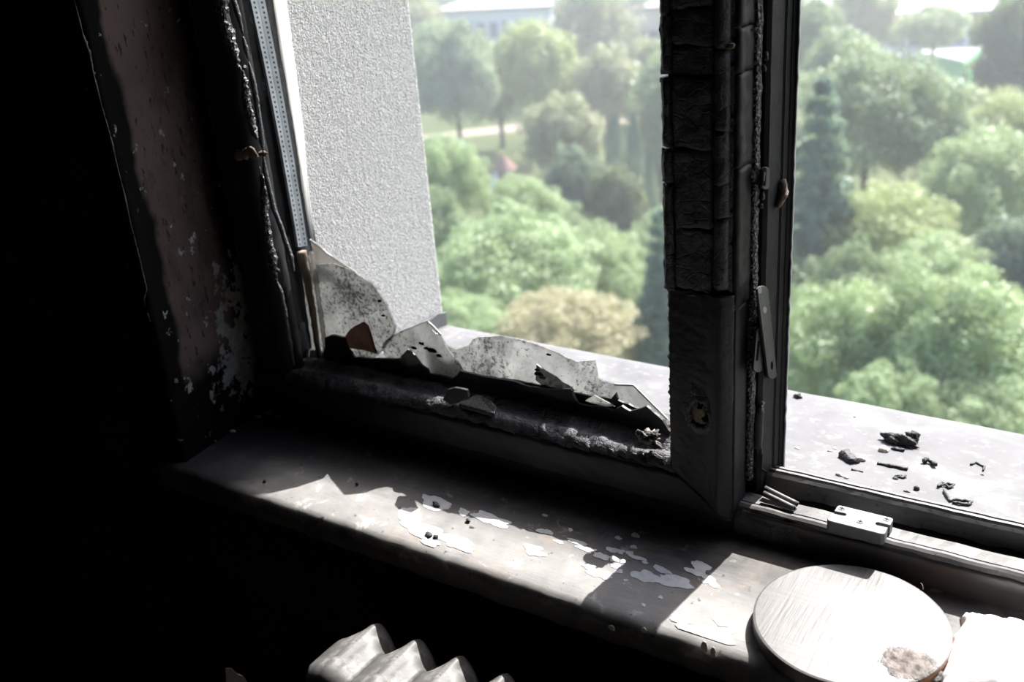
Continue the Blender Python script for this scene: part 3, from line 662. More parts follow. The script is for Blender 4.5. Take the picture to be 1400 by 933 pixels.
# burst hole in the lower casing: lifted skin around bare wood
hc = at(957, 566, 1, YS - 0.003)
ring_v, ring_f = [], []
nr = 40
for i in range(nr):
    a = 2 * math.pi * i / nr
    rr = 1 + 0.28 * FB(math.cos(a), math.sin(a), 0, 1.7, 5.0)
    up = 1.0 + 0.55 * max(0, math.sin(a)) ** 2
    for (k, dy) in ((1.55 * (up ** 0.6), 0.0012), (1.15, -0.0022), (0.98, -0.0042), (0.80, -0.0028), (0.72, 0.004)):
        ring_v.append((hc.x + math.cos(a) * 0.0135 * rr * k, 0.9348 + dy + 0.001 * FB(a, k, 0, 3, 1), hc.z + math.sin(a) * 0.0185 * rr * k))
for i in range(nr):
    for j in range(4):
        ring_f.append((i * 5 + j, i * 5 + j + 1, ((i + 1) % nr) * 5 + j + 1, ((i + 1) % nr) * 5 + j))
mesh('burst_rim', ring_v, ring_f, M_CHAR, SA, True)
lump('bare_wood', (hc.x - 0.001, 0.9352, hc.z - 0.012), (0.0098, 0.0025, 0.0165), M_WOOD, SA, 0.45, 2.2, 8, 3)
lump('charred_clot', (hc.x + 0.006, 0.9335, hc.z - 0.008), (0.004, 0.002, 0.005), M_HOLE, SA, 0.6, 2.2, 18, 2)
lump('charred_clot', (hc.x + 0.0005, 0.9335, hc.z + 0.006), (0.003, 0.002, 0.007), M_HOLE, SA, 0.6, 2.2, 28, 2)
# false mullion on the outer side
loft('cover_mullion', [(-0.405, 0.996), (-0.362, 0.994), (-0.358, 0.998), (-0.3565, 1.012), (-0.3552, 1.026), (-0.3545, 1.0262), (-0.3545, 1.0275), (-0.3535, 1.028), (-0.3515, 1.036), (-0.3505, 1.0365), (-0.348, 1.040), (-0.347, 1.045), (-0.405, 1.045)], lin(0.034, 1.38, 120),
     lambda t, a, b: (a, b, t), M_DEEP, SA, smooth=False, extra=lambda t, a, b: (0.0005 * FB(t, a, b, 40, 3), 0))
loft('edge_strip', [(-0.3473, 1.0405), (-0.3460, 1.0405), (-0.3460, 1.0455), (-0.3473, 1.0455)], lin(0.036, 1.38, 150), lambda t, a, b: (a, b, t), M_ZINC, SA,
     extra=lambda t, a, b: (0.0009 * FB(t, 0, 0, 90, 3), 0))
# locking gear along the stile edge
loft('lock_rail', [(-0.3715, 0.9795), (-0.3655, 0.9795), (-0.3635, 0.984), (-0.3635, 0.988), (-0.3660, 0.9935), (-0.3715, 0.9935)], lin(0.06, 1.38, 420), lambda t, a, b: (a, b, t), M_BLIS, SA, step=0.0035, amp=0.0012, scale=120, seed=4.0)
def sidepart(name, outline_px, xp, th, mat, parent=SA):
    return slab(name, [at(px, py, 0, xp) for (px, py) in outline_px], (th, 0, 0), mat, parent)
def capsule_px(x0, y0, x1, y1, r0, r1, n=8):
    a = math.atan2(y1 - y0, x1 - x0); out = []
    for i in range(n + 1):
        th = a + math.pi / 2 + math.pi * i / n; out.append((x0 + r0 * math.cos(th), y0 + r0 * math.sin(th)))
    for i in range(n + 1):
        th = a - math.pi / 2 + math.pi * i / n; out.append((x1 + r1 * math.cos(th), y1 + r1 * math.sin(th)))
    return out
arm = sidepart('lock_arm', capsule_px(1040, 398, 1053, 512, 7.5, 6), -0.3555, 0.0028, M_FIT); bevelled(arm, 0.0006)
for (px, py, rx, ry) in ((1038.5, 397, 2.8, 5), (1045.5, 424, 2.6, 4.5), (1055, 500, 1.8, 6)):
    sidepart('hole', [(px + rx * math.cos(a), py + ry * math.sin(a)) for a in lin(0, 5.8, 14)], -0.3530, 0.0004, M_HOLE if py > 480 else M_ZINC, arm)
arm2 = sidepart('lock_arm', capsule_px(1037, 452, 1033, 503, 5.5, 6), -0.3600, 0.0028, M_FIT); bevelled(arm2, 0.0006)
sidepart('hole', capsule_px(1037, 468, 1034.5, 492, 1.6, 1.6), -0.3574, 0.0004, M_HOLE, arm2)
pl = sidepart('slot_plate', capsule_px(1044, 233, 1043.5, 254, 5, 5), -0.3600, 0.003, M_FIT); bevelled(pl, 0.0006)
sidepart('slot_plate_ring', capsule_px(1045, 232, 1044, 252, 2.6, 2.6), -0.3571, 0.0004, M_HOLE, pl)
sidepart('slot_plate_bar', capsule_px(1045, 236, 1044, 247, 0.9, 0.9), -0.3568, 0.0006, M_FIT, pl)
for i, (px, py, r) in enumerate([(1051, 66, .0045), (1047, 79, .004), (1051, 88, .0045), (1042, 270, .004), (1040, 283, .003), (1049, 256, .002), (1044, 95, .003)]):
    p = at(px, py, 0, -0.3615); lump('melted_drop', (p.x, p.y, p.z - r * .6), (r * 0.8, r * 0.8, r * 1.3), M_FIT, SA, 0.5, 1.6, i, 2)
p = at(1070, 263, 0, -0.353); tube('scorched_splinter', [at(1069, 246, 0, -0.3535), at(1072, 262, 0, -0.351), at(1064, 284, 0, -0.353)], [0.0035, 0.0055, 0.003], M_WOOD, SA, 8, 0.5, 160)
# roller cam
q0, q1 = at(1035, 612, 0, -0.361), at(1038, 556, 0, -0.361)
tube('roller_cam', [q0, q0.lerp(q1, 0.85), q1], [0.0055, 0.0058, 0.005], M_FIT, SA, 14, 0.15, 130)
tube('roller_cam_head', [q1, q1 + Vector((0.003, 0.002, 0.006))], [0.0045, 0.0035], M_BLIS, SA, 12, 0.2, 130)
# bent spring clip at the foot
cl = [(1037, 622), (1036, 640), (1045, 646), (1046, 660), (1040, 672), (1037, 668), (1036, 678), (1046, 676), (1044, 684), (1035, 694)]
c3 = [at(px, py, 0, -0.3605) for (px, py) in cl]
vs, fs = [], []
for p in c3: vs += [p + Vector((-0.006, 0, 0)), p + Vector((0.005, 0, 0)), p + Vector((0.005, 0.0012, 0.0008)), p + Vector((-0.006, 0.0012, 0.0008))]
for i in range(len(c3) - 1):
    for j in range(4): fs.append((i * 4 + j, i * 4 + (j + 1) % 4, i * 4 + 4 + (j + 1) % 4, i * 4 + 4 + j))
fs += [(3, 2, 1, 0), tuple(range(len(c3) * 4 - 4, len(c3) * 4))]
mesh('spring_clip', vs, fs, M_FIT, SA)

# left stile: burnt through, with ridges of melted char
loft('stile', [(XL, 0.939), (-1.060, 0.938), (-1.050, 0.944), (-1.046, 0.958), (-1.050, 0.972), (-1.064, 0.978), (-1.064, 1.000), (-1.056, 1.002), (-1.056, 1.024), (XL, 1.024)], lin(0.050, 1.38, 300), lambda t, a, b: (a, b, t), M_DEEP, SA, step=0.006, amp=0.0026, scale=28, seed=11.0)
def ridge(pxs, y, r, mat, amp, name='char_ridge', seed=1.0, scale=170):
    pts = [at(px, py, 1, y) for (px, py) in pxs]
    rr = [r * 0.35] + [r] * (len(pts) - 2) + [r * 0.35]
    return tube(name, pts, rr, mat, SA, 10, amp, scale, seed, 0.0025)
YL = 0.934
ridge([(296, -60), (302, 0), (308, 30), (316, 60), (326, 86)], YL, 0.0075, M_BLIS, 0.55, seed=1)
ridge([(290, -50), (294, 0), (303, 22), (311, 55), (320, 76)], YL - 0.002, 0.002, M_CHAR, 0.2, seed=2)
ridge([(318, 78), (325, 90), (331, 99)], YL - 0.002, 0.0034, M_BLIS, 0.5, seed=3)
ridge([(332, 97), (336, 125), (340, 155), (346, 178), (352, 191)], YL, 0.0056, M_BLIS, 0.55, seed=4)
ridge([(330, 100), (332, 130), (336, 160), (345, 188)], YL - 0.003, 0.0014, M_CHAR, 0.2, seed=5)
ridge([(314, -50), (319, 0), (326, 22), (332, 46)], YL, 0.0036, M_CHAR, 0.12, seed=6)
ridge([(332, 50), (336, 66), (339, 80)], YL, 0.0036, M_CHAR, 0.12, seed=7)
ridge([(340, 85), (345, 108), (350, 135), (354, 165), (358, 195), (360, 206)], YL, 0.0036, M_CHAR, 0.18, seed=8)
ridge([(360, 214), (362, 232), (368, 258), (374, 285), (382, 305), (390, 330), (398, 352), (402, 372)], YL, 0.0034, M_CHAR, 0.15, seed=9)
ridge([(355, 228), (357, 255), (358, 290), (362, 320), (367, 348), (372, 372)], YL - 0.001, 0.0018, M_CHAR, 0.2, seed=10)
ridge([(358, 238), (362, 262), (362, 292), (367, 325), (374, 360), (378, 384)], YL, 0.0050, M_BLIS, 0.55, seed=11)
ridge([(376, 380), (384, 398), (390, 430), (396, 470), (402, 500)], YL, 0.0030, M_CHAR, 0.4, seed=12)
for i, (px, py, rx, rz) in enumerate([(333, 213, .012, .008), (345, 210, .011, .009), (360, 211, .007, .004), (325, 214, .007, .009)]):
    p = at(px, py, 1, YL); lump('bare_wood', (p.x, YL, p.z - rz * .6), (rx, 0.003, rz), M_WOOD, SA, 0.6, 2.0, i + 20, 2)
for i, (px, py, r) in enumerate([(375, 376, .005), (369, 366, .003), (380, 372, .003), (335, 95, .003)]):
    p = at(px, py, 1, YL - 0.002); lump('melted_drop', (p.x, p.y, p.z), (r, 0.003, r), M_BLIS, SA, 0.6, 1.8, i + 50, 2)
# top rail (out of the picture)
box('top_rail', XL, XO, YS, 1.03, 1.36, 1.385, M_CHAR, SA)
# metal spacer bar of the broken double glazing, hanging loose
def spacer():
    a0, a1 = at(342.5, 0, 0, -1.035), at(361.5, 0, 0, -1.035); b0, b1 = at(408, 338, 0, -1.035), at(420, 336, 0, -1.035)
    m0, m1 = at(378, 170, 0, -1.035), at(393.5, 170, 0, -1.035)
    def q(p0, pm, p1, t): return p0 * (1 - t) * (1 - 2 * t) + pm * 4 * t * (1 - t) + p1 * t * (2 * t - 1)
    vs, fs, uv = [], [], []
    n = 90
    for i in range(n + 1):
        t = -1.6 + 2.6 * i / n
        tt = max(t, 0); L, R_ = q(a0, m0, b0, tt), q(a1, m1, b1, tt)
        if t < 0:
            d = (q(a0, m0, b0, 0.02) - a0) / 0.02; L, R_ = a0 + d * t, a1 + d * t
        w = R_ - L
        for (f, dy) in ((0, -0.004), (0, 0.0), (0.5, -0.0006), (1, 0.0), (1, -0.004)):
            vs.append(L + w * f + Vector((dy, 0, 0)))
    me_uv = []
    for i in range(n):
        for j in range(4):
            fs.append((i * 5 + j, i * 5 + j + 1, (i + 1) * 5 + j + 1, (i + 1) * 5 + j)); us = (0.0, 0.0, 0.5, 1.0, 1.0)
            me_uv += [(us[j], i / n), (us[j + 1], i / n), (us[j + 1], (i + 1) / n), (us[j], (i + 1) / n)]
    me = bpy.data.meshes.new('spacer_bar'); me.from_pydata([tuple(v) for v in vs], [], fs); me.update()
    l = me.uv_layers.new(name='UVMap')
    for k, c in enumerate(me_uv): l.data[k].uv = c
    o = link('spacer_bar', me, M_SPACER, SA)
    s = o.modifiers.new('s', 'SOLIDIFY'); s.thickness = 0.0006
    tag(o, 'perforated grey metal spacer bar')
spacer()
# glass left in the rebate
def shard(name, px, y, th, mat, ja=0.8, seed=1, step=9, tilt=0.0):
    pts = [at(a, b, 1, y) for (a, b) in jag(px, step, ja, seed)]
    if tilt: pts = [Vector((p.x, p.y + tilt * (p.z - 0.1), p.z)) for p in pts]
    return slab(name, pts, (0, th, 0), mat, SA)
def rim(px, y, w, seed=1):
    """bright broken rim of a pane: a thin rod of glass along the fracture"""
    return tube('fracture_edge', [at(a, b, 1, y) for (a, b) in px], w, M_GEDGE, SA, 6, 0.2, 200, seed, 0.004)
L_top = [(424, 328), (434, 335), (448, 347), (464, 358), (482, 370), (500, 383), (508, 388), (518, 401), (528, 418), (536, 436), (541, 447), (537, 460)]
shard('glass_shard', L_top[:7] + [(500, 388), (482, 378), (468, 371), (455, 367), (433, 369)], 1.012, 0.003, M_GL2, 0.5, 3)
shard('glass_shard', [(412, 366), (440, 361), (455, 361), (468, 366), (484, 372), (500, 383), (508, 388), (518, 401), (528, 418), (536, 436), (541, 447), (537, 460), (520, 482), (500, 500), (430, 500), (420, 430)], 0.996, 0.003, M_GL1, 0.6, 4)
rim(L_top[:7], 1.0135, 0.0011, 1); rim(L_top[6:], 0.998, 0.0007, 2)
shard('glass_shard', [(522, 474), (530, 463), (541, 456), (560, 448), (584, 439), (592, 447), (601, 456), (607, 470), (614, 482), (628, 500), (640, 520), (600, 520), (560, 512), (530, 500)], 0.996, 0.003, M_GL1, 0.6, 5)
rim([(524, 470), (532, 462), (545, 455), (584, 439)], 0.997, 0.0007, 3); rim([(584, 439), (593, 447), (603, 458)], 0.997, 0.0010, 4)
O_top = [(590, 452), (604, 464), (612, 474), (624, 478), (640, 473), (646, 465), (656, 461), (668, 461), (684, 460), (700, 463), (722, 468), (745, 476), (765, 484), (778, 491), (790, 495), (800, 494), (812, 493), (815, 505), (817, 516), (822, 521), (840, 526), (866, 527), (880, 541), (895, 556), (916, 577)]
shard('glass_shard', O_top + [(914, 600), (860, 585), (790, 566), (700, 552), (640, 540), (600, 525)], 1.012, 0.003, M_GL1, 0.5, 6)
rim(O_top[5:9], 1.0135, 0.0006, 5); rim(O_top[9:17], 1.0135, 0.0006, 6); rim(O_top[20:], 1.0120, 0.0014, 7)
shard('glass_shard', [(543, 500), (548, 488), (558, 478), (566, 486), (575, 497), (590, 516), (560, 512)], 0.990, 0.002, M_GL3, 0.8, 8)
shard('glass_shard', [(556, 506), (560, 500), (574, 497), (585, 506), (590, 520), (570, 516)], 0.988, 0.002, M_GL3, 0.8, 9)
shard('glass_shard', [(732, 520), (733, 498), (745, 508), (760, 516), (785, 535), (745, 530)], 0.993, 0.002, M_GL3, 0.8, 10)
shard('glass_shard', [(800, 548), (812, 541), (836, 553), (840, 556), (826, 556)], 0.984, 0.002, M_GL1, 0.6, 12)
sk = shard('glass_shard', [(906, 585), (910, 575), (918, 566), (920, 590), (914, 596)], 1.003, 0.003, M_GL2, 0.8, 13)
# cobwebby wires of molten bead, small black clots on the panes
for i, (px, py, r) in enumerate([(576, 470, .003), (566, 476, .003), (590, 480, .0045), (737, 512, .004), (742, 517, .003), (735, 506, .0025), (600, 487, .003), (583, 477, .003), (519, 412, .0022), (524, 432, .002), (750, 485, .0022)]):
    p = at(px, py, 1, 0.9945); lump('soot_clot', (p.x, 0.9945, p.z - r * .5), (r * 1.5, 0.0015, r * 0.8), M_HOLE, SA, 0.9, 2.2, i + 70, 2, 0)
# black inner bead standing up along the glass, torn along its top
bead = [(444, 462), (452, 458), (470, 462), (476, 478), (484, 489), (510, 491), (545, 491), (553, 499), (558, 507), (575, 511), (600, 514), (617, 519), (624, 514), (629, 507), (640, 511), (662, 516), (690, 520), (700, 521), (720, 529), (755, 533), (781, 532), (783, 541), (790, 552), (806, 556), (820, 556), (838, 561), (850, 556), (862, 563), (884, 556), (905, 575), (917, 592)]
sb = shard('inner_bead', bead + [(917, 625), (860, 602), (790, 580), (700, 567), (600, 560), (500, 540), (440, 520)], 0.984, 0.004, M_CASE, 0.7, 14, 6)
shard('inner_bead', [(628, 508), (660, 515), (700, 520), (745, 528), (800, 541), (835, 545), (842, 538), (845, 548), (866, 556), (905, 580), (905, 600), (800, 565), (700, 545), (628, 530)], 0.9915, 0.003, M_CASE, 0.7, 15, 6)
tube('bead_lip', [at(a, b, 1, 0.984) for (a, b) in [(629, 508), (662, 516), (700, 522), (722, 529), (755, 534), (781, 533), (784, 544), (792, 553), (808, 556)]], 0.0008, M_FIT, SA, 6, 0.3, 200, 2, 0.004)
# scorched tan bead at the left, upright
tube('upright_bead', [at(412, 344, 1, 0.985), at(420, 380, 1, 0.985), at(428, 430, 1, 0.985), at(436, 488, 1, 0.985)], [0.0075, 0.006, 0.005, 0.004], M_WOOD, SA, 9, 0.25, 130, 3, 0.004)
tube('upright_bead', [at(425, 345, 1, 0.987), at(433, 390, 1, 0.987), at(440, 440, 1, 0.987), at(446, 492, 1, 0.987)], [0.004, 0.004, 0.0035, 0.003], M_GL2, SA, 7, 0.5, 160, 5, 0.004)

# ------------------------------------------------------------------ loose things on the sash, the frame and the board
def thing(o, label, cat, group=None): return tag(o, label, cat, group)
o = slab('glass_fragment', [at(a, b, 1, 0.9915) for (a, b) in jag([(470, 461), (484, 446), (496, 441), (502, 446), (506, 458), (514, 484), (500, 480), (486, 478), (474, 476)], 8, 0.6, 2)], (0, 0.003, 0), M_BROWN)
thing(o, 'brown scorched glass fragment stuck in front of the tall left shard', 'glass fragment')
o = slab('charred_flake', [at(a, b, 1, YS + 0.004) + Vector((0, 0, 0.002)) for (a, b) in jag([(606, 548), (612, 536), (622, 532), (638, 536), (640, 545), (628, 552), (616, 556)], 6, 0.7, 3)], (0, 0.004, 0), M_CASE)
thing(o, 'flat black flake standing on the charred rail beside the wedge', 'charred flake')
def wedge():
    top = [(627, 551), (654, 539), (677, 552), (678, 560), (676, 568)]
    a = [at(627, 552, 2, 0.094), at(652, 539, 2, 0.101), at(672, 548, 2, 0.103), at(679, 557, 2, 0.100), at(676, 566, 2, 0.096)]
    o = slab('charred_wedge', a, (0, 0, -0.006), M_CIND); bevelled(o, 0.001)
    return thing(o, 'grey-edged charred wedge lying on the burnt bottom rail', 'charred fragment')
wedge()
p = at(886, 606, 1, 0.948)
o = lump('ash_lump', (p.x, 0.948, p.z - 0.004), (0.0135, 0.008, 0.012), M_ASH, None, 0.75, 2.4, 9, 4); thing(o, 'crumbly grey lump of ash at the right end of the burnt rail', 'ash lump')
# two rods on the track
for i, (a, b) in enumerate([((1046, 668), (1090, 690)), ((1044, 675), (1086, 695.5))]):
    q0, q1 = at(*a, 2, 0.048), at(*b, 2, 0.0435)
    o = tube('metal_rod', [q0, q0.lerp(q1, 0.5), q1], 0.0034, M_FRAME, None, 14, 0.04, 60, i)
    disc_cyl('bore', q1, (q1 - q0), 0.0021, 0.0004, M_HOLE, o, 14)
    thing(o, ['dull grey rod end on the frame track, the one nearer the outside', 'dull grey rod end on the frame track, the one nearer the room'][i], 'metal rod', 'rod ends on the track')
# round steel plate on the board
def plate():
    n = 96; vs, fs = [], []
    c = (-0.2085, 0.8445); R = 0.0935
    rings = [(0.0, 0.0155), (0.4, 0.0155), (0.75, 0.0155), (0.975, 0.0155), (0.997, 0.0147), (1.0, 0.0135), (1.0, 0.001), (0.99, 0.0)]
    for (k, z) in rings[1:]:
        for i in range(n):
            a = 2 * math.pi * i / n
            r = R * k * (1 + (0.004 * FB(math.cos(a), math.sin(a), 0, 3, 3) if k > 0.9 else 0))
            vs.append((c[0] + r * math.cos(a), c[1] + r * math.sin(a), z + 0.0012))
    vs.append((c[0], c[1], 0.0167)); top = len(vs) - 1
    for i in range(n): fs.append((top, i, (i + 1) % n))
    for k in range(len(rings) - 2):
        for i in range(n): fs.append((k * n + i, (k + 1) * n + i, (k + 1) * n + (i + 1) % n, k * n + (i + 1) % n))
    fs.append(tuple((len(rings) - 2) * n + i for i in range(n)))
    o = mesh('steel_disc', vs, fs, M_STEEL)
    thing(o, 'round scratched steel plate lying in the sun on the window board', 'metal plate')
    p = at(1262, 806, 2, 0.0165); tube('fibre', [p, p + Vector((-0.001, 0.001, 0.004)), p + Vector((-0.003, 0.001, 0.006))], 0.0003, M_CRUMB, o, 5)
plate()
# crumpled white sheet at the end of the board
def sheet():
    nx, ny = 46, 46; vs, fs = [], []
    for i in range(nx):
        for j in range(ny):
            u, v = i / (nx - 1), j / (ny - 1)
            x = -0.118 + 0.22 * u; y = 0.772 + 0.146 * v
            ex = min(u, 1.0) ; edge = min(u * 5, (1 - u) * 5, v * 5, (1 - v) * 5, 1.0)
            x += 0.006 * FB(v * 3, 0.2, 0, 1.4, 2) * (1 - min(u * 3, 1)); y += 0.006 * FB(u * 3, 0.7, 0, 1.4, 5) * (1 - min((1 - v) * 3, 1))
            z = 0.0015 + 0.036 * (edge ** 0.55) + 0.010 * FB(x, y, 0, 26, 3) * edge + 0.006 * abs(FB(x, y, 0, 50, 8)) * edge
            vs.append((x, y, max(z, 0.0012)))
    for i in range(nx - 1):
        for j in range(ny - 1): fs.append((i * ny + j, (i + 1) * ny + j, (i + 1) * ny + j + 1, i * ny + j + 1))
    b = len(vs); ringi = [i * ny for i in range(nx)] + [(nx - 1) * ny + j for j in range(1, ny)] + [i * ny + ny - 1 for i in range(nx - 2, -1, -1)] + [j for j in range(ny - 2, 0, -1)]
    fs.append(tuple(ringi))
    o = mesh('crumpled_sheet', vs, fs, M_PAPER, None, True)
    thing(o, 'crumpled white bundle glaring in the sun beside the round steel plate', 'bundle')
sheet()
p = at(1278, 925, 2, 0.004); o = lump('ash_lump', (p.x, p.y, 0.001), (0.010, 0.009, 0.006), M_ASH, None, 0.5, 1.8, 31, 3); thing(o, 'small grey ash lump between the steel plate and the white bundle', 'ash lump')
# bits lying on the board
for i, (px, py, rx, ry, rz, lab) in enumerate([(596, 690, .0065, .0025, .003, 'small square cinder on the pale paint patch of the window board'), (586, 731, .006, .004, .002, 'jagged soot crumb in the sunlit patch near the board edge'), (596, 734, .004, .003, .002, 'soot crumb just right of the jagged one in the sunlit patch'),
                                              (640, 712, .004, .0025, .002, 'tiny cinder right of the square cinder on the board'), (488, 662, .003, .002, .002, 'tiny cinder at the tip of the left sunlit patch'), (362, 658, .003, .002, .002, 'tiny cinder near the left end of the window board')]):
    p = at(px, py, 2, 0.002); o = lump('cinder', (p.x, p.y, 0.0008), (rx, ry, rz), M_CIND, None, 0.4, 1.8, i + 11, 2, -0.3); thing(o, lab, 'cinder', 'cinders on the window board')
# debris on the outside sill
def deb(px, py, L, Wd, H, ang, mat, lab, cat='cinder', name='cinder', amp=0.5, sub=3, seed=0, sc=2.0):
    p = on_osill(px, py); o = lump(name, (p.x, p.y, p.z - 0.0005), (L, Wd, H), mat, None, amp, sc, seed, sub, ang)
    return thing(o, lab, cat, 'burnt debris on the outside sill')
def strand(pxs, r, mat, lab, name='melted_strand', amp=0.7, seed=1):
    o = tube(name, [on_osill(a, b) + Vector((0, 0, r * (1 + 0.6 * (i % 2)))) for i, (a, b) in enumerate(pxs)], r, mat, None, 8, amp, 260, seed, 0.002)
    return thing(o, lab, 'melted strand', 'burnt debris on the outside sill')
deb(1228, 607, .021, .0075, .008, -0.10, M_CIND, 'largest charred stick on the outside sill, knobbly at its right end', seed=1, sub=4, name='charred_stick', amp=0.55)
k = deb(1247, 603, .008, .007, .009, 0.2, M_CIND, 'knobbly cinder joined to the right end of the largest charred stick', seed=2)
deb(1208, 617, .0065, .006, .004, 0.3, M_CRUMB, 'round beige stone chip below the left end of the largest charred stick', 'stone chip', 'stone_chip', 0.25, 3, 3)
deb(1228, 616, .0075, .0035, .003, 0.0, M_CIND, 'short cinder just below the largest charred stick', seed=4)
def block(px, py, L, Wd, H, ang, mat, lab, name='charred_block', cat='charred wood'):
    p = on_osill(px, py); ca, sa = math.cos(ang), math.sin(ang)
    prof = [(-Wd, 0), (-Wd * 1.05, H * 0.7), (-Wd * 0.6, H), (Wd * 0.7, H * 0.92), (Wd, H * 0.6), (Wd * 0.95, 0)]
    o = loft(name, prof, lin(-L, L, 18), lambda t, a, b: (p.x + t * ca - a * sa, p.y + t * sa + a * ca, p.z + b - 0.0005), mat, None, amp=0.0018, scale=150, seed=px * 0.1, step=0.0015)
    return thing(o, lab, cat, 'burnt debris on the outside sill')
block(1161, 629, .0115, .007, .009, -0.75, M_CIND, 'block of charred wood lying left on the outside sill')
block(1220, 639, .0175, .0026, .004, 0.02, M_CIND, 'straight charred splinter in the middle of the outside sill')
block(1172, 644, .0068, .0016, .002, 0.10, M_CIND, 'short dark splinter just below the charred wood block')
block(1152, 652, .0075, .0026, .003, -0.35, M_CRUMB, 'white plaster sliver near the frame, left on the outside sill', 'plaster_sliver', 'plaster')
deb(1178, 630, .005, .004, .0035, 0.4, M_CRUMB, 'white plaster chip touching the charred wood block', 'plaster', 'plaster_chip', 0.4, 2, 6)
deb(1232, 653, .006, .0035, .002, 0.4, M_CIND, 'crumbled cinder below the straight splinter', seed=7, amp=0.9)
deb(1224, 655, .003, .0025, .0015, 0.1, M_CIND, 'crumb beside the crumbled cinder below the straight splinter', seed=8)
strand([(1262, 634), (1268, 633), (1274, 635), (1279, 640)], .0028, M_CIND, 'thick curled black strand right of the straight splinter', seed=3)
strand([(1327, 637), (1334, 634), (1340, 637), (1346, 640), (1344, 645)], .0012, M_CIND, 'thin curled black thread at the far right of the outside sill', seed=4)
strand([(1286, 666), (1292, 665), (1297, 669), (1304, 666), (1288, 662), (1282, 668)], .0016, M_CIND, 'tangled black knot near the frame on the outside sill', seed=5)
strand([(1290, 672), (1294, 680), (1299, 687), (1308, 686), (1318, 687), (1328, 689), (1324, 692), (1312, 691), (1302, 689)], .0016, M_CIND, 'looping black strand trailing from the tangled knot near the frame', seed=6)
deb(1253, 670, .0033, .003, .0035, 0.0, M_CIND, 'single round black pebble near the frame', seed=9, amp=0.2)
deb(1090, 544, .0055, .004, .004, 0.2, M_CIND, 'black crumb at the outer edge of the sill beside the mullion', seed=10, amp=0.8)
deb(1090, 614, .004, .002, .0015, -0.2, M_CRUMB, 'small beige chip beside the mullion on the outside sill', 'stone chip', 'stone_chip', 0.4, 2, 11)
block(1135, 618, .0035, .0014, .0016, 0.2, M_CIND, 'tiny dark splinter left of the charred wood block')
deb(1141, 614, .003, .002, .0012, 0.0, M_CRUMB, 'tiny white chip beside the tiny dark splinter', 'plaster', 'plaster_chip', 0.4, 2, 12)
deb(1189, 669, .003, .002, .002, 0.0, M_CIND, 'crumb against the frame upstand on the outside sill', seed=13, amp=0.9)
deb(1240, 673, .0036, .0012, .0012, 0.1, M_CIND, 'flat sliver left of the round black pebble', seed=14)
deb(1343, 650, .002, .0014, .001, 0.1, M_CIND, 'speck of cinder below the thin curled thread', seed=15, sub=2)
deb(1168, 571, .002, .0015, .001, 0.1, M_CIND, 'speck of cinder towards the outer edge of the sill', seed=16, sub=2)

# ------------------------------------------------------------------ radiator under the board
def radiator():
    e = empty('radiator', (-0.3, 0.68, -0.62)); tag(e, 'dusty sectional radiator under the window board', 'radiator')
    me = None
    for k in range(15):
        xc = -0.712 + 0.060 * k
        if me is None:
            vs, fs = [], []
            ny = 30; prof = []
            ys = [0.598 + 0.117 * i / (ny - 1) for i in range(ny)]
            nx = 17
            for i, y in enumerate(ys):
                f = i / (ny - 1); end = min(f, 1 - f) * 0.117
                arch = math.sqrt(max(0.0, 1 - max(0, 1 - end / 0.022) ** 2)) * 0.022 - 0.022
                for j in range(nx):
                    u = -1 + 2 * j / (nx - 1)
                    depth = 0.010 + 0.034 * (1 / (1 + math.exp(-(y - 0.688) / 0.007)))
                    ridge_h = (0.5 + 0.5 * math.cos(math.pi * u)) ** 0.62 * depth - depth
                    rib = 0.0012 * math.exp(-(u / 0.12) ** 2) - 0.0012 * math.exp(-((abs(u) - 0.3) / 0.1) ** 2)
                    wx = 0.0295 * (1 - 0.25 * max(0, 1 - end / 0.02))
                    vs.append((u * wx, y, -0.072 + arch * 1.2 + ridge_h + rib))
            for i in range(ny - 1):
                for j in range(nx - 1): fs.append((i * nx + j, i * nx + j + 1, (i + 1) * nx + j + 1, (i + 1) * nx + j))
            ring = [j for j in range(nx)] + [i * nx + nx - 1 for i in range(1, ny)] + [(ny - 1) * nx + j for j in range(nx - 2, -1, -1)] + [i * nx for i in range(ny - 2, 0, -1)]
            b = len(vs)
            for i in ring:
                x, y, z = vs[i]; vs.append((x * 0.9, y, -0.62))
            m = len(ring)
            for i in range(m): fs.append((ring[i], ring[(i + 1) % m], b + (i + 1) % m, b + i))
            fs.append(tuple(range(b, b + m)))
            o = mesh('section', vs, fs, M_RAD, e, True); me = o.data
        else: o = link('section', me, None, e)
        o.location = (xc, 0, 0)
    tube('supply_pipe', [(-0.90, 0.74, -0.85), (-0.90, 0.74, -0.56), (-0.75, 0.68, -0.56)], 0.011, M_SOOT, e, 12, step=0.05)
radiator()
p = at(311, 925, 1, 0.62)
vs = []
sc = [at(a, b, 1, 0.62) for (a, b) in [(308, 914), (313, 914), (320, 921), (329, 925), (334, 933), (336, 945), (322, 960), (308, 950), (309, 930)]]
o = slab('wallpaper_scrap', sc, (0.004, 0.0012, 0.001), M_CREAM); thing(o, 'pale scrap of scorched wallpaper hanging left of the radiator', 'scrap')
tube('thread', [sc[6], Vector((sc[6].x - .02, 0.66, sc[6].z - 0.1)), Vector((sc[6].x - 0.05, 0.785, sc[6].z - 0.2))], 0.0015, M_SOOT, o, 6)

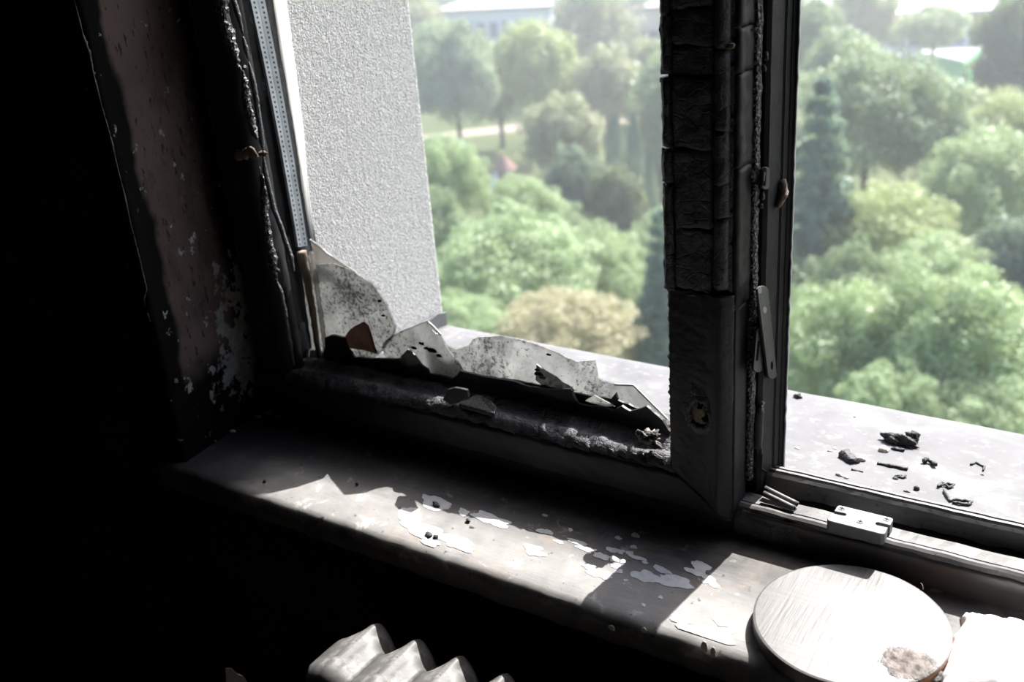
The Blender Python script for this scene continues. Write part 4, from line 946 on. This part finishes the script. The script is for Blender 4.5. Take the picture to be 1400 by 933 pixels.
# ------------------------------------------------------------------ the park outside
t = NT('lawn'); n1 = t.noise(0.12, 5, 0.6); n2 = t.noise(1.4, 4)
col = t.mix(t.ramp(n1, [(0.4, 0.0), (0.6, 1.0)]), (0.045, 0.075, 0.022), (0.085, 0.105, 0.04))
M_LAWN = t.done(t.bsdf(t.mix(t.math('MULTIPLY', n2, 0.3), col, (0.14, 0.14, 0.07)), 0.95, spec=0.1))
t = NT('sand_path'); M_PATH = t.done(t.bsdf((0.30, 0.25, 0.20), 0.95, spec=0.1))
t = NT('bark'); M_BARK = t.done(t.bsdf((0.09, 0.07, 0.055), 0.95, spec=0.1))
def leafmat(name):
    t = NT(name); oi = t.n('ShaderNodeObjectInfo'); n1 = t.noise(2.2, 4, 0.6); n2 = t.noise(16, 2)
    hs = t.n('ShaderNodeHueSaturation'); t.set(hs.inputs['Color'], oi.outputs['Color'])
    t.set(hs.inputs['Value'], t.math('ADD', 0.55, t.math('MULTIPLY', t.math('ADD', t.math('MULTIPLY', n1, 0.6), t.math('MULTIPLY', n2, 0.4)), 0.95)))
    t.set(hs.inputs['Hue'], t.math('ADD', 0.475, t.math('MULTIPLY', n1, 0.05)))
    d = t.bsdf(hs.outputs[0], 0.45, spec=0.45)
    tl = t.n('ShaderNodeBsdfTranslucent'); mixc = t.mix(0.5, hs.outputs[0], (0.36, 0.42, 0.16)); t.set(tl.inputs[0], mixc)
    m = t.n('ShaderNodeMixShader'); m.inputs[0].default_value = 0.38; t.t.links.new(d, m.inputs[1]); t.t.links.new(tl.outputs[0], m.inputs[2])
    return t.done(m.outputs[0])
M_LEAF = leafmat('foliage')

def quads_mesh(name, C, U, V, mat):
    n = len(C); co = np.empty((n, 4, 3), np.float32)
    co[:, 0] = C - U; co[:, 1] = C - V * 0.55; co[:, 2] = C + U; co[:, 3] = C + V * 0.55
    me = bpy.data.meshes.new(name); me.vertices.add(n * 4); me.vertices.foreach_set('co', co.ravel())
    me.loops.add(n * 4); me.loops.foreach_set('vertex_index', np.arange(n * 4, dtype=np.int32))
    me.polygons.add(n); me.polygons.foreach_set('loop_start', np.arange(0, n * 4, 4, dtype=np.int32))
    me.update(calc_edges=True); me.materials.append(mat); return me
def unit(v): return v / np.maximum(np.linalg.norm(v, axis=1, keepdims=True), 1e-9)
def leaf_quads(rs, P, Nn, size, droop=0.0):
    n = len(P); Nn = unit(Nn + rs.normal(0, 0.55, (n, 3)))
    a = unit(np.cross(Nn, rs.normal(0, 1, (n, 3)))); a[:, 2] -= droop; a = unit(a); b = unit(np.cross(Nn, a))
    s = (size * rs.uniform(0.6, 1.35, (n, 1)))
    return P, a * s, b * s
def broadleaf(seed, nclump, per, size, rc=(0.20, 0.34), droop=0.0, shape=(1, 1, 0.95), core=True):
    rs = np.random.RandomState(seed)
    d = unit(rs.normal(0, 1, (nclump, 3))); d[:, 2] = np.where(d[:, 2] < -0.45, -d[:, 2], d[:, 2])
    r = rs.uniform(0.52, 0.93, (nclump, 1)) * (1 + 0.16 * np.sin(d[:, :1] * 5 + seed) * np.cos(d[:, 1:2] * 4))
    cc = d * r * np.array(shape); cr = rs.uniform(rc[0], rc[1], nclump)
    Ps, Ns = [], []
    for i in range(nclump):
        k = int(per * (cr[i] / rc[1]) ** 2); v = unit(rs.normal(0, 1, (k, 3)))
        out = v @ d[i]; v = v[out > -0.55]
        lo = 1 + 0.22 * np.sin(v[:, :1] * 7 + i) * np.sin(v[:, 1:2] * 6 + i * 2) * np.cos(v[:, 2:] * 5)
        Ps.append(cc[i] + v * cr[i] * lo * rs.uniform(0.72, 1.08, (len(v), 1))); Ns.append(v * 0.8 + np.array([0, 0, 0.45]))
    # inner leaves that close the crown
    k = nclump * per // 9; v = unit(rs.normal(0, 1, (k, 3))); Ps.append(v * rs.uniform(0.3, 0.66, (k, 1)) * np.array(shape)); Ns.append(v)
    P = np.vstack(Ps); Nn = np.vstack(Ns)
    return quads_mesh('crown', *leaf_quads(rs, P, Nn, size, droop), M_LEAF)
def fir(seed, n, size):
    rs = np.random.RandomState(seed); Ps, Ns = [], []
    for lv in range(15):
        f = lv / 14; z = -1 + 2 * f; R = 0.92 * (1 - f) ** 0.8 + 0.06; nb = int(5 + 12 * (1 - f))
        for b in range(nb):
            th = 2 * math.pi * (b + rs.rand()) / nb; L = R * rs.uniform(0.75, 1.1); k = int(n / 150)
            s = rs.uniform(0.15, 1, k); w = 0.09 * (1.1 - s * 0.6)
            x = s * L; y = rs.normal(0, 1, k) * w; zz = z - 0.22 * s * s * L + 0.08 * s + rs.normal(0, 0.025, k)
            Ps.append(np.stack([x * math.cos(th) - y * math.sin(th), x * math.sin(th) + y * math.cos(th), zz], 1)); Ns.append(np.tile([0.25 * math.cos(th), 0.25 * math.sin(th), 1.0], (k, 1)))
    return quads_mesh('crown', *leaf_quads(rs, np.vstack(Ps), np.vstack(Ns), size, 0.2), M_LEAF)
def cypress(seed, n, size):
    rs = np.random.RandomState(seed); z = rs.uniform(-1, 1, n); th = rs.uniform(0, 2 * math.pi, n)
    f = (z + 1) / 2; R = np.sin(np.clip(f, 0.0, 1) ** 0.55 * math.pi * 0.985) ** 0.75 * (1 + 0.12 * np.sin(th * 5 + z * 9)) * rs.uniform(0.75, 1.05, n)
    P = np.stack([R * np.cos(th), R * np.sin(th), z], 1); Nn = np.stack([np.cos(th), np.sin(th), 0.25 + 0 * th], 1)
    Nn = unit(Nn + rs.normal(0, 0.3, (n, 3))); up = np.tile([0, 0, 1.0], (n, 1)) + rs.normal(0, 0.25, (n, 3)); a = unit(up); b = unit(np.cross(Nn, a))
    return quads_mesh('crown', P, a * size * 1.3 * np.array([0.6, 0.6, 0.25]), b * size * np.array([1, 1, .2]), M_LEAF)
CROWN = {
    'fine': broadleaf(1, 230, 300, 0.021, (0.09, 0.19)), 'fine2': broadleaf(2, 250, 280, 0.021, (0.085, 0.18)),
    'fine3': broadleaf(8, 210, 320, 0.020, (0.09, 0.20)),
    'round': broadleaf(3, 130, 260, 0.034, (0.12, 0.24)), 'loose': broadleaf(4, 120, 240, 0.036, (0.11, 0.23), 0.3, (1, 1, 1.05)),
    'willow': broadleaf(5, 150, 260, 0.034, (0.10, 0.21), 1.3, (1, 1, 1)),
    'fir': fir(6, 26000, 0.034), 'cypress': cypress(7, 9000, 0.075)}
def trunk_mesh():
    n = 10; vs, fs = [], []
    for (z, r) in ((0, 0.05), (0.1, 0.036), (0.6, 0.028), (1.0, 0.018)):
        for i in range(n): vs.append((r * math.cos(i * 2 * math.pi / n), r * math.sin(i * 2 * math.pi / n), z))
    for k in range(3):
        for i in range(n): fs.append((k * n + i, k * n + (i + 1) % n, (k + 1) * n + (i + 1) % n, (k + 1) * n + i))
    me = bpy.data.meshes.new('trunk'); me.from_pydata(vs, [], fs); me.update(); me.materials.append(M_BARK); return me
TRUNK = trunk_mesh()
# name, crown kind, pixel of the crown centre, distance (m), half width and half height in pixels, colour, label
GY, MG, LG, YG_, OL, BG, DK, OR = (0.321, 0.391, 0.300), (0.202, 0.293, 0.160), (0.335, 0.440, 0.230), (0.370, 0.440, 0.188), (0.307, 0.328, 0.202), (0.139, 0.237, 0.188), (0.111, 0.181, 0.139), (0.430, 0.385, 0.235)
TREES = [
 ('leafy_tree', 'willow', 622, 114, 92, 60, 76, GY, 'silvery grey-green tree beside the plastered outer reveal'),
 ('leafy_tree', 'round', 732, 104, 100, 56, 68, YG_, 'yellow-green tree in front of the long white building'),
 ('leafy_tree', 'round', 768, 200, 74, 54, 66, OL, 'olive-green tree standing on the park lawn left of the columnar conifers'),
 ('leafy_tree', 'loose', 812, 62, 132, 56, 84, OL, 'tall hazy olive tree right of the long white building'),
 ('leafy_tree', 'willow', 892, 134, 112, 42, 70, OL, 'hazy drooping tree close to the left side of the charred stile'),
 ('leafy_tree', 'round', 566, 50, 140, 44, 50, OL, 'hazy olive tree in the far background left of the long white building'),
 ('columnar_conifer', 'cypress', 842, 196, 72, 13, 38, BG, 'shortest columnar conifer, leftmost of the three'),
 ('columnar_conifer', 'cypress', 869, 240, 68, 15, 78, BG, 'tallest columnar conifer, middle of the three'),
 ('columnar_conifer', 'cypress', 889, 262, 66, 10, 58, BG, 'slim columnar conifer, nearest the charred stile'),
 ('pine_tree', 'round', 785, 272, 60, 40, 68, DK, 'dark pine in front of the columnar conifers'),
 ('pine_tree', 'round', 842, 290, 58, 38, 62, (0.10, 0.14, 0.075), 'grey-green pine at the foot of the columnar conifers'),
 ('leafy_tree', 'fine', 616, 258, 48, 56, 66, LG, 'light green tree left of the red-roofed hut'),
 ('leafy_tree', 'fine3', 712, 300, 47, 60, 54, LG, 'light green tree in front of the red-roofed hut'),
 ('leafy_tree', 'fine2', 700, 382, 38, 122, 84, LG, 'broad light green tree just above the broken glass'),
 ('leafy_tree', 'fine3', 812, 385, 41, 72, 72, LG, 'light green tree left of the blue-green spruce'),
 ('leafy_tree', 'fine3', 770, 458, 30, 96, 52, OR, 'orange-tinged shrubby tree low behind the broken glass'),
 ('leafy_tree', 'fine', 628, 452, 33, 66, 50, LG, 'pale green tree low beside the foot of the plastered reveal'),
 ('spruce_tree', 'fir', 905, 430, 33, 62, 120, BG, 'blue-green spruce partly hidden by the charred stile'),
 ('leafy_tree', 'fine', 870, 372, 47, 44, 52, MG, 'green bushy tree below the columnar conifers'),
 ('leafy_tree', 'fine2', 1186, 172, 58, 104, 94, MG, 'big green tree in the upper middle of the right opening'),
 ('leafy_tree', 'loose', 1184, 34, 130, 44, 56, OL, 'hazy olive-brown tree at the top of the right opening'),
 ('leafy_tree', 'round', 1278, 44, 126, 42, 32, LG, 'small light green round tree in front of the red-banded building'),
 ('leafy_tree', 'willow', 1392, 86, 84, 52, 74, (0.13, 0.175, 0.125), 'dark grey-green tree at the upper right edge'),
 ('leafy_tree', 'round', 1108, 62, 92, 42, 56, MG, 'green tree at the top right beside the mullion'),
 ('spruce_tree', 'fir', 1118, 300, 42, 92, 150, BG, 'blue-green spruce beside the mullion in the right opening'),
 ('leafy_tree', 'fine3', 1376, 196, 60, 66, 56, YG_, 'yellowish olive tree at the right edge below the stall'),
 ('leafy_tree', 'fine3', 1216, 345, 42, 88, 80, YG_, 'yellow-green tree right of the blue-green spruce'),
 ('leafy_tree', 'fine', 1345, 272, 49, 84, 82, LG, 'light green tree at the right edge in the middle distance'),
 ('leafy_tree', 'round', 1392, 372, 38, 56, 64, DK, 'dark blue-green tree at the right edge behind the nearest crowns'),
 ('leafy_tree', 'fine2', 1150, 505, 25, 110, 112, LG, 'nearest light green tree beside the foot of the mullion'),
 ('leafy_tree', 'fine', 1290, 488, 24, 118, 118, LG, 'nearest large light green tree in the middle of the right opening'),
 ('leafy_tree', 'fine3', 1420, 520, 26, 96, 98, LG, 'nearest light green tree at the right edge'),
 ('leafy_tree', 'round', 690, 8, 205, 60, 30, MG, 'green tree far behind the long white building, on its left'),
 ('leafy_tree', 'round', 960, 180, 80, 90, 120, MG, 'green tree behind the charred stile'),
 ('leafy_tree', 'round', 1010, 420, 40, 100, 110, MG, 'green tree low behind the charred stile and mullion'),
 ('leafy_tree', 'round', 1330, 4, 205, 60, 24, MG, 'green tree in the far upper right beside the red-banded building'),
 ('leafy_tree', 'round', 1450, 300, 60, 90, 120, MG, 'green tree cut by the right edge of the picture'),
 ('leafy_tree', 'round', 682, 128, 106, 44, 62, MG, 'green tree between the silvery and the yellow-green trees'),
 ('leafy_tree', 'round', 600, 228, 62, 50, 40, MG, 'green bush on the lawn edge beside the plastered reveal'),
 ('leafy_tree', 'round', 830, 130, 96, 50, 60, OL, 'olive tree directly above the shortest columnar conifer'),
 ('leafy_tree', 'willow', 905, 215, 84, 36, 80, OL, 'loose pale tree just behind the slimmest columnar conifer'),
 ('leafy_tree', 'fine3', 905, 335, 52, 40, 46, LG, 'light green bush between the slim conifer and the spruce'),
 ('leafy_tree', 'fine', 590, 330, 44, 62, 70, MG, 'green tree right against the plastered reveal'),
 ('leafy_tree', 'fine2', 752, 318, 50, 50, 44, MG, 'small green tree below the dark pine'),
 ('leafy_tree', 'fine3', 872, 470, 34, 46, 44, OR, 'small reddish shrub below the blue-green spruce'),
 ('leafy_tree', 'fine', 690, 470, 31, 60, 44, LG, 'pale shrub left of the orange-tinged one'),
 ('leafy_tree', 'round', 1150, 110, 80, 50, 60, MG, 'green tree between the mullion and the big green tree'),
 ('leafy_tree', 'fine', 1285, 205, 58, 60, 60, MG, 'speckled green tree right of the big green tree'),
 ('leafy_tree', 'round', 1340, 145, 90, 40, 22, YG_, 'low yellow-green bush behind the stall path'),
 ('leafy_tree', 'fine2', 1165, 400, 38, 50, 66, MG, 'shaded green tree low between spruce and yellow-green tree'),
 ('leafy_tree', 'fine3', 1280, 390, 37, 70, 60, LG, 'light green tree above the nearest large crown'),
 ('leafy_tree', 'fine2', 1090, 470, 30, 40, 70, MG, 'green tree hidden mostly by the mullion'),
 ('leafy_tree', 'fine', 1222, 560, 22, 70, 60, LG, 'lowest light green crown above the outside sill'),
 ('leafy_tree', 'fine2', 1350, 590, 22, 84, 60, LG, 'lowest light green crown at right above the outside sill'),
 ('leafy_tree', 'loose', 775, 6, 200, 60, 34, OL, 'hazy tree at the top right of the long white building'),
 ('leafy_tree', 'round', 1240, -5, 235, 60, 24, MG, 'far tree behind the red-banded building'),
 ('leafy_tree', 'round', 610, 0, 240, 70, 26, MG, 'far tree behind the left end of the long white building'),
 ('leafy_tree', 'round', 900, -6, 240, 70, 26, MG, 'far tree above the small pinkish-white building'),
 ('leafy_tree', 'round', 1120, -4, 245, 60, 26, MG, 'far tree behind the grey building'),
 ('leafy_tree', 'loose', 1395, -2, 240, 50, 24, MG, 'far tree in the upper right corner'),
 ('leafy_tree', 'loose', 860, 20, 190, 60, 30, OL, 'farthest hazy tree behind the small pink-white building'),
 ('leafy_tree', 'round', 990, 40, 130, 80, 60, OL, 'hazy tree far behind the charred stile'),
]
for i, (nm, kind, px, py, D, hw, hh, col, lab) in enumerate(TREES):
    D = D * 1.2; c = CAM + ray(px, py) * D; rx, rz = 1.12 * hw * D / FPX, 1.10 * hh * D / FPX
    g = GROUND - 0.0
    e = empty(nm, (c[0], c[1], g)); tag(e, lab, 'tree', 'park trees')
    k = bpy.data.objects.new('crown', CROWN[kind]); COL.objects.link(k); k.parent = e; k.location = (0, 0, c[2] - g)
    k.scale = (rx, rx, rz); k.rotation_euler = (0, 0, i * 1.37); k.color = (col[0], col[1], col[2], 1.0); k['kind'] = 'stuff'
    hgt = max(1.0, c[2] - g)
    tr = bpy.data.objects.new('trunk', TRUNK); COL.objects.link(tr); tr.parent = e; tr.scale = (6 + rx * 0.6, 6 + rx * 0.6, hgt)

def ground_at(px, py): return at(px, py, 2, GROUND)
gnd = struct(mesh('park_ground', [(-350, 3, GROUND), (350, 3, GROUND), (350, 600, GROUND), (-350, 600, GROUND)], [(0, 1, 2, 3)], M_LAWN)); 
tag(gnd, 'park lawn far below the window', 'lawn')
def strip(name, pxs, w, mat, lab):
    P = [ground_at(*p) for p in pxs]; vs, fs = [], []
    for i, p in enumerate(P):
        d = P[min(i + 1, len(P) - 1)] - P[max(i - 1, 0)]; s = Vector((-d.y, d.x, 0)).normalized() * w
        vs += [p + s + Vector((0, 0, 0.04)), p - s + Vector((0, 0, 0.04))]
    for i in range(len(P) - 1): fs.append((2 * i, 2 * i + 1, 2 * i + 3, 2 * i + 2))
    o = mesh(name, vs, fs, mat); struct(o); return tag(o, lab, 'path')
strip('park_path', [(520, 200), (640, 182), (700, 176), (780, 168), (900, 160)], 2.2, M_PATH, 'pale sandy path across the park lawn')
strip('park_path', [(1300, 132), (1340, 122), (1420, 116)], 1.6, M_PATH, 'pale path at the right behind the big green tree')

# buildings
t = NT('white_render'); M_BW = t.done(t.bsdf((0.42, 0.42, 0.43), 0.8))
t = NT('blue_grey_facade'); M_BBL = t.done(t.bsdf((0.58, 0.64, 0.70), 0.7))
t = NT('pinkish_facade'); M_BPK = t.done(t.bsdf((0.72, 0.66, 0.64), 0.8))
t = NT('red_brown_band'); M_BRD = t.done(t.bsdf((0.42, 0.21, 0.15), 0.8))
t = NT('window_blue'); M_BWN = t.done(t.bsdf((0.08, 0.13, 0.20), 0.2, spec=0.6))
t = NT('roof_sheet'); M_BRF = t.done(t.bsdf((0.36, 0.355, 0.36), 0.8))
t = NT('green_awning'); M_BGR = t.done(t.bsdf((0.05, 0.50, 0.15), 0.6))
t = NT('grey_facade'); M_BGY = t.done(t.bsdf((0.34, 0.35, 0.37), 0.8))
t = NT('red_roof'); M_RRF = t.done(t.bsdf((0.22, 0.12, 0.10), 0.8))
def building(name, pxl, pyl, pxr, D, depth, hpx, mats, lab, winrow=None, band=None, cat='building'):
    """facade whose top runs from one sight line to another at distance D; hpx = facade height in pixels seen"""
    a = Vector(CAM + ray(pxl, pyl) * D); b0 = ray(pxr, pyl)
    # same height at the other end
    tt = (a.z - CAM[2]) / ray(pxr, pyl - (pxr - pxl) * 0.045)[2]; b = Vector(CAM + ray(pxr, pyl - (pxr - pxl) * 0.045) * tt)
    d = Vector((b.x - a.x, b.y - a.y, 0)); L = min(d.length, 90.0); d.normalize(); nrm = Vector((-d.y, d.x, 0))
    if nrm.y < 0: nrm = -nrm
    H = a.z - GROUND
    e = empty(name, (a.x, a.y, GROUND)); tag(e, lab, cat)
    def bx(nm, u0, u1, v0, v1, z0, z1, mat, par=e):
        vs = [a + d * u + nrm * v + Vector((0, 0, z - a.z + GROUND)) for u in (u0, u1) for v in (v0, v1) for z in (z0, z1)]
        return mesh(nm, vs, [(0, 1, 3, 2), (4, 6, 7, 5), (0, 4, 5, 1), (2, 3, 7, 6), (0, 2, 6, 4), (1, 5, 7, 3)], mat, par)
    w = bx('wall', 0, L, 0, depth, 0, H - 0.5, mats[0])
    bx('roof', -0.4, L + 0.4, -0.5, depth + 0.4, H - 0.5, H, mats[1])
    if band: bx('band', -0.05, L + 0.05, -0.08, 0.0, H - 0.5 - band, H - 0.5, mats[2])
    if winrow:
        n, z0, z1 = winrow; s = L / n
        for i in range(n):
            q = bx('window', i * s + s * 0.18, i * s + s * 0.82, -0.06, 0.02, H - z0, H - z1, M_BWN)
    return e
building('flat_roofed_building', 596, 14, 752, 175, 16, 45, (M_BBL, M_BRF), 'long white flat-roofed building above the trees on the left', (9, 4.6, 2.2))
building('flat_roofed_building', 884, 9, 990, 160, 14, 60, (M_BPK, M_BRF), 'small pinkish-white building beside the charred stile', (5, 5.5, 3.5))
building('flat_roofed_building', 1222, 18, 1390, 165, 22, 30, (M_BBL, M_BRF, M_BRD), 'white-roofed building with red-brown band at the upper right', (8, 4.6, 2.4), 1.6)
building('flat_roofed_building', 1040, 10, 1150, 190, 14, 30, (M_BGY, M_BRF), 'grey building behind the mullion top', (6, 5, 3))
def stall():
    D = 98; a = Vector(CAM + ray(1256, 72) * D); b = Vector(CAM + ray(1330, 88) * D); c = Vector(CAM + ray(1340, 66) * (D + 14))
    zr = GROUND + 3.6; g = lambda px, py: at(px, py, 2, zr)
    A, B, Cc, Dd = g(1257, 73), g(1318, 86), g(1342, 66), g(1282, 62)
    e = empty('market_stall', (A.x, A.y, GROUND)); tag(e, 'white-roofed stall with green front among the trees at upper right', 'stall')
    slab('roof', [A, B, Cc, Dd], (0, 0, 0.25), M_BW, e)
    for p, q in ((A, B), (B, Cc)):
        n = Vector((q.y - p.y, p.x - q.x, 0)).normalized() * 0.06
        slab('green_side', [p, q, q - Vector((0, 0, 3.6)), p - Vector((0, 0, 3.6))], n, M_BGR, e)
        slab('fascia', [p + n * 2, q + n * 2, q + n * 2 - Vector((0, 0, 0.5)), p + n * 2 - Vector((0, 0, 0.5))], n, M_BGR, e)
stall()
def hut():
    top = at(688, 212, 2, GROUND + 4.2); e = empty('garden_hut', (top.x, top.y, GROUND)); tag(e, 'small hut with pointed red roof among the light green trees', 'hut')
    r, h = 1.35, 1.4
    base = [top + Vector((r * math.cos(a), r * math.sin(a), -h)) for a in lin(0, 2 * math.pi * 7 / 8, 8)]
    mesh('roof', base + [top], [(i, (i + 1) % 8, 8) for i in range(8)] + [tuple(range(7, -1, -1))], M_RRF, e)
    slab('wall', [Vector((p.x * 0.55 + top.x * 0.45, p.y * 0.55 + top.y * 0.45, p.z)) for p in base], (0, 0, GROUND - (top.z - h)), M_RRF, e)
    s = top + Vector((-1.1, 0.2, -h)); slab('slide', [s, s + Vector((0.7, 0, 0)), s + Vector((0.1, -1.4, -2.7)), s + Vector((-0.7, -1.4, -2.7))], (0, 0.02, 0.12), M_BBL, e)
hut()

# thin summer haze over the park
t = NT('summer_haze'); vsn = t.n('ShaderNodeVolumeScatter'); vsn.inputs['Color'].default_value = (0.93, 0.97, 1.0, 1); vsn.inputs['Density'].default_value = 0.0014; vsn.inputs['Anisotropy'].default_value = 0.3
t.t.links.new(vsn.outputs[0], t.out.inputs['Volume'])
hz = box('haze', -260, 320, 3.0, 420, GROUND + 0.1, 14, t.m)
tag(hz, 'thin pale summer haze hanging over the park', 'haze', None, 'stuff')
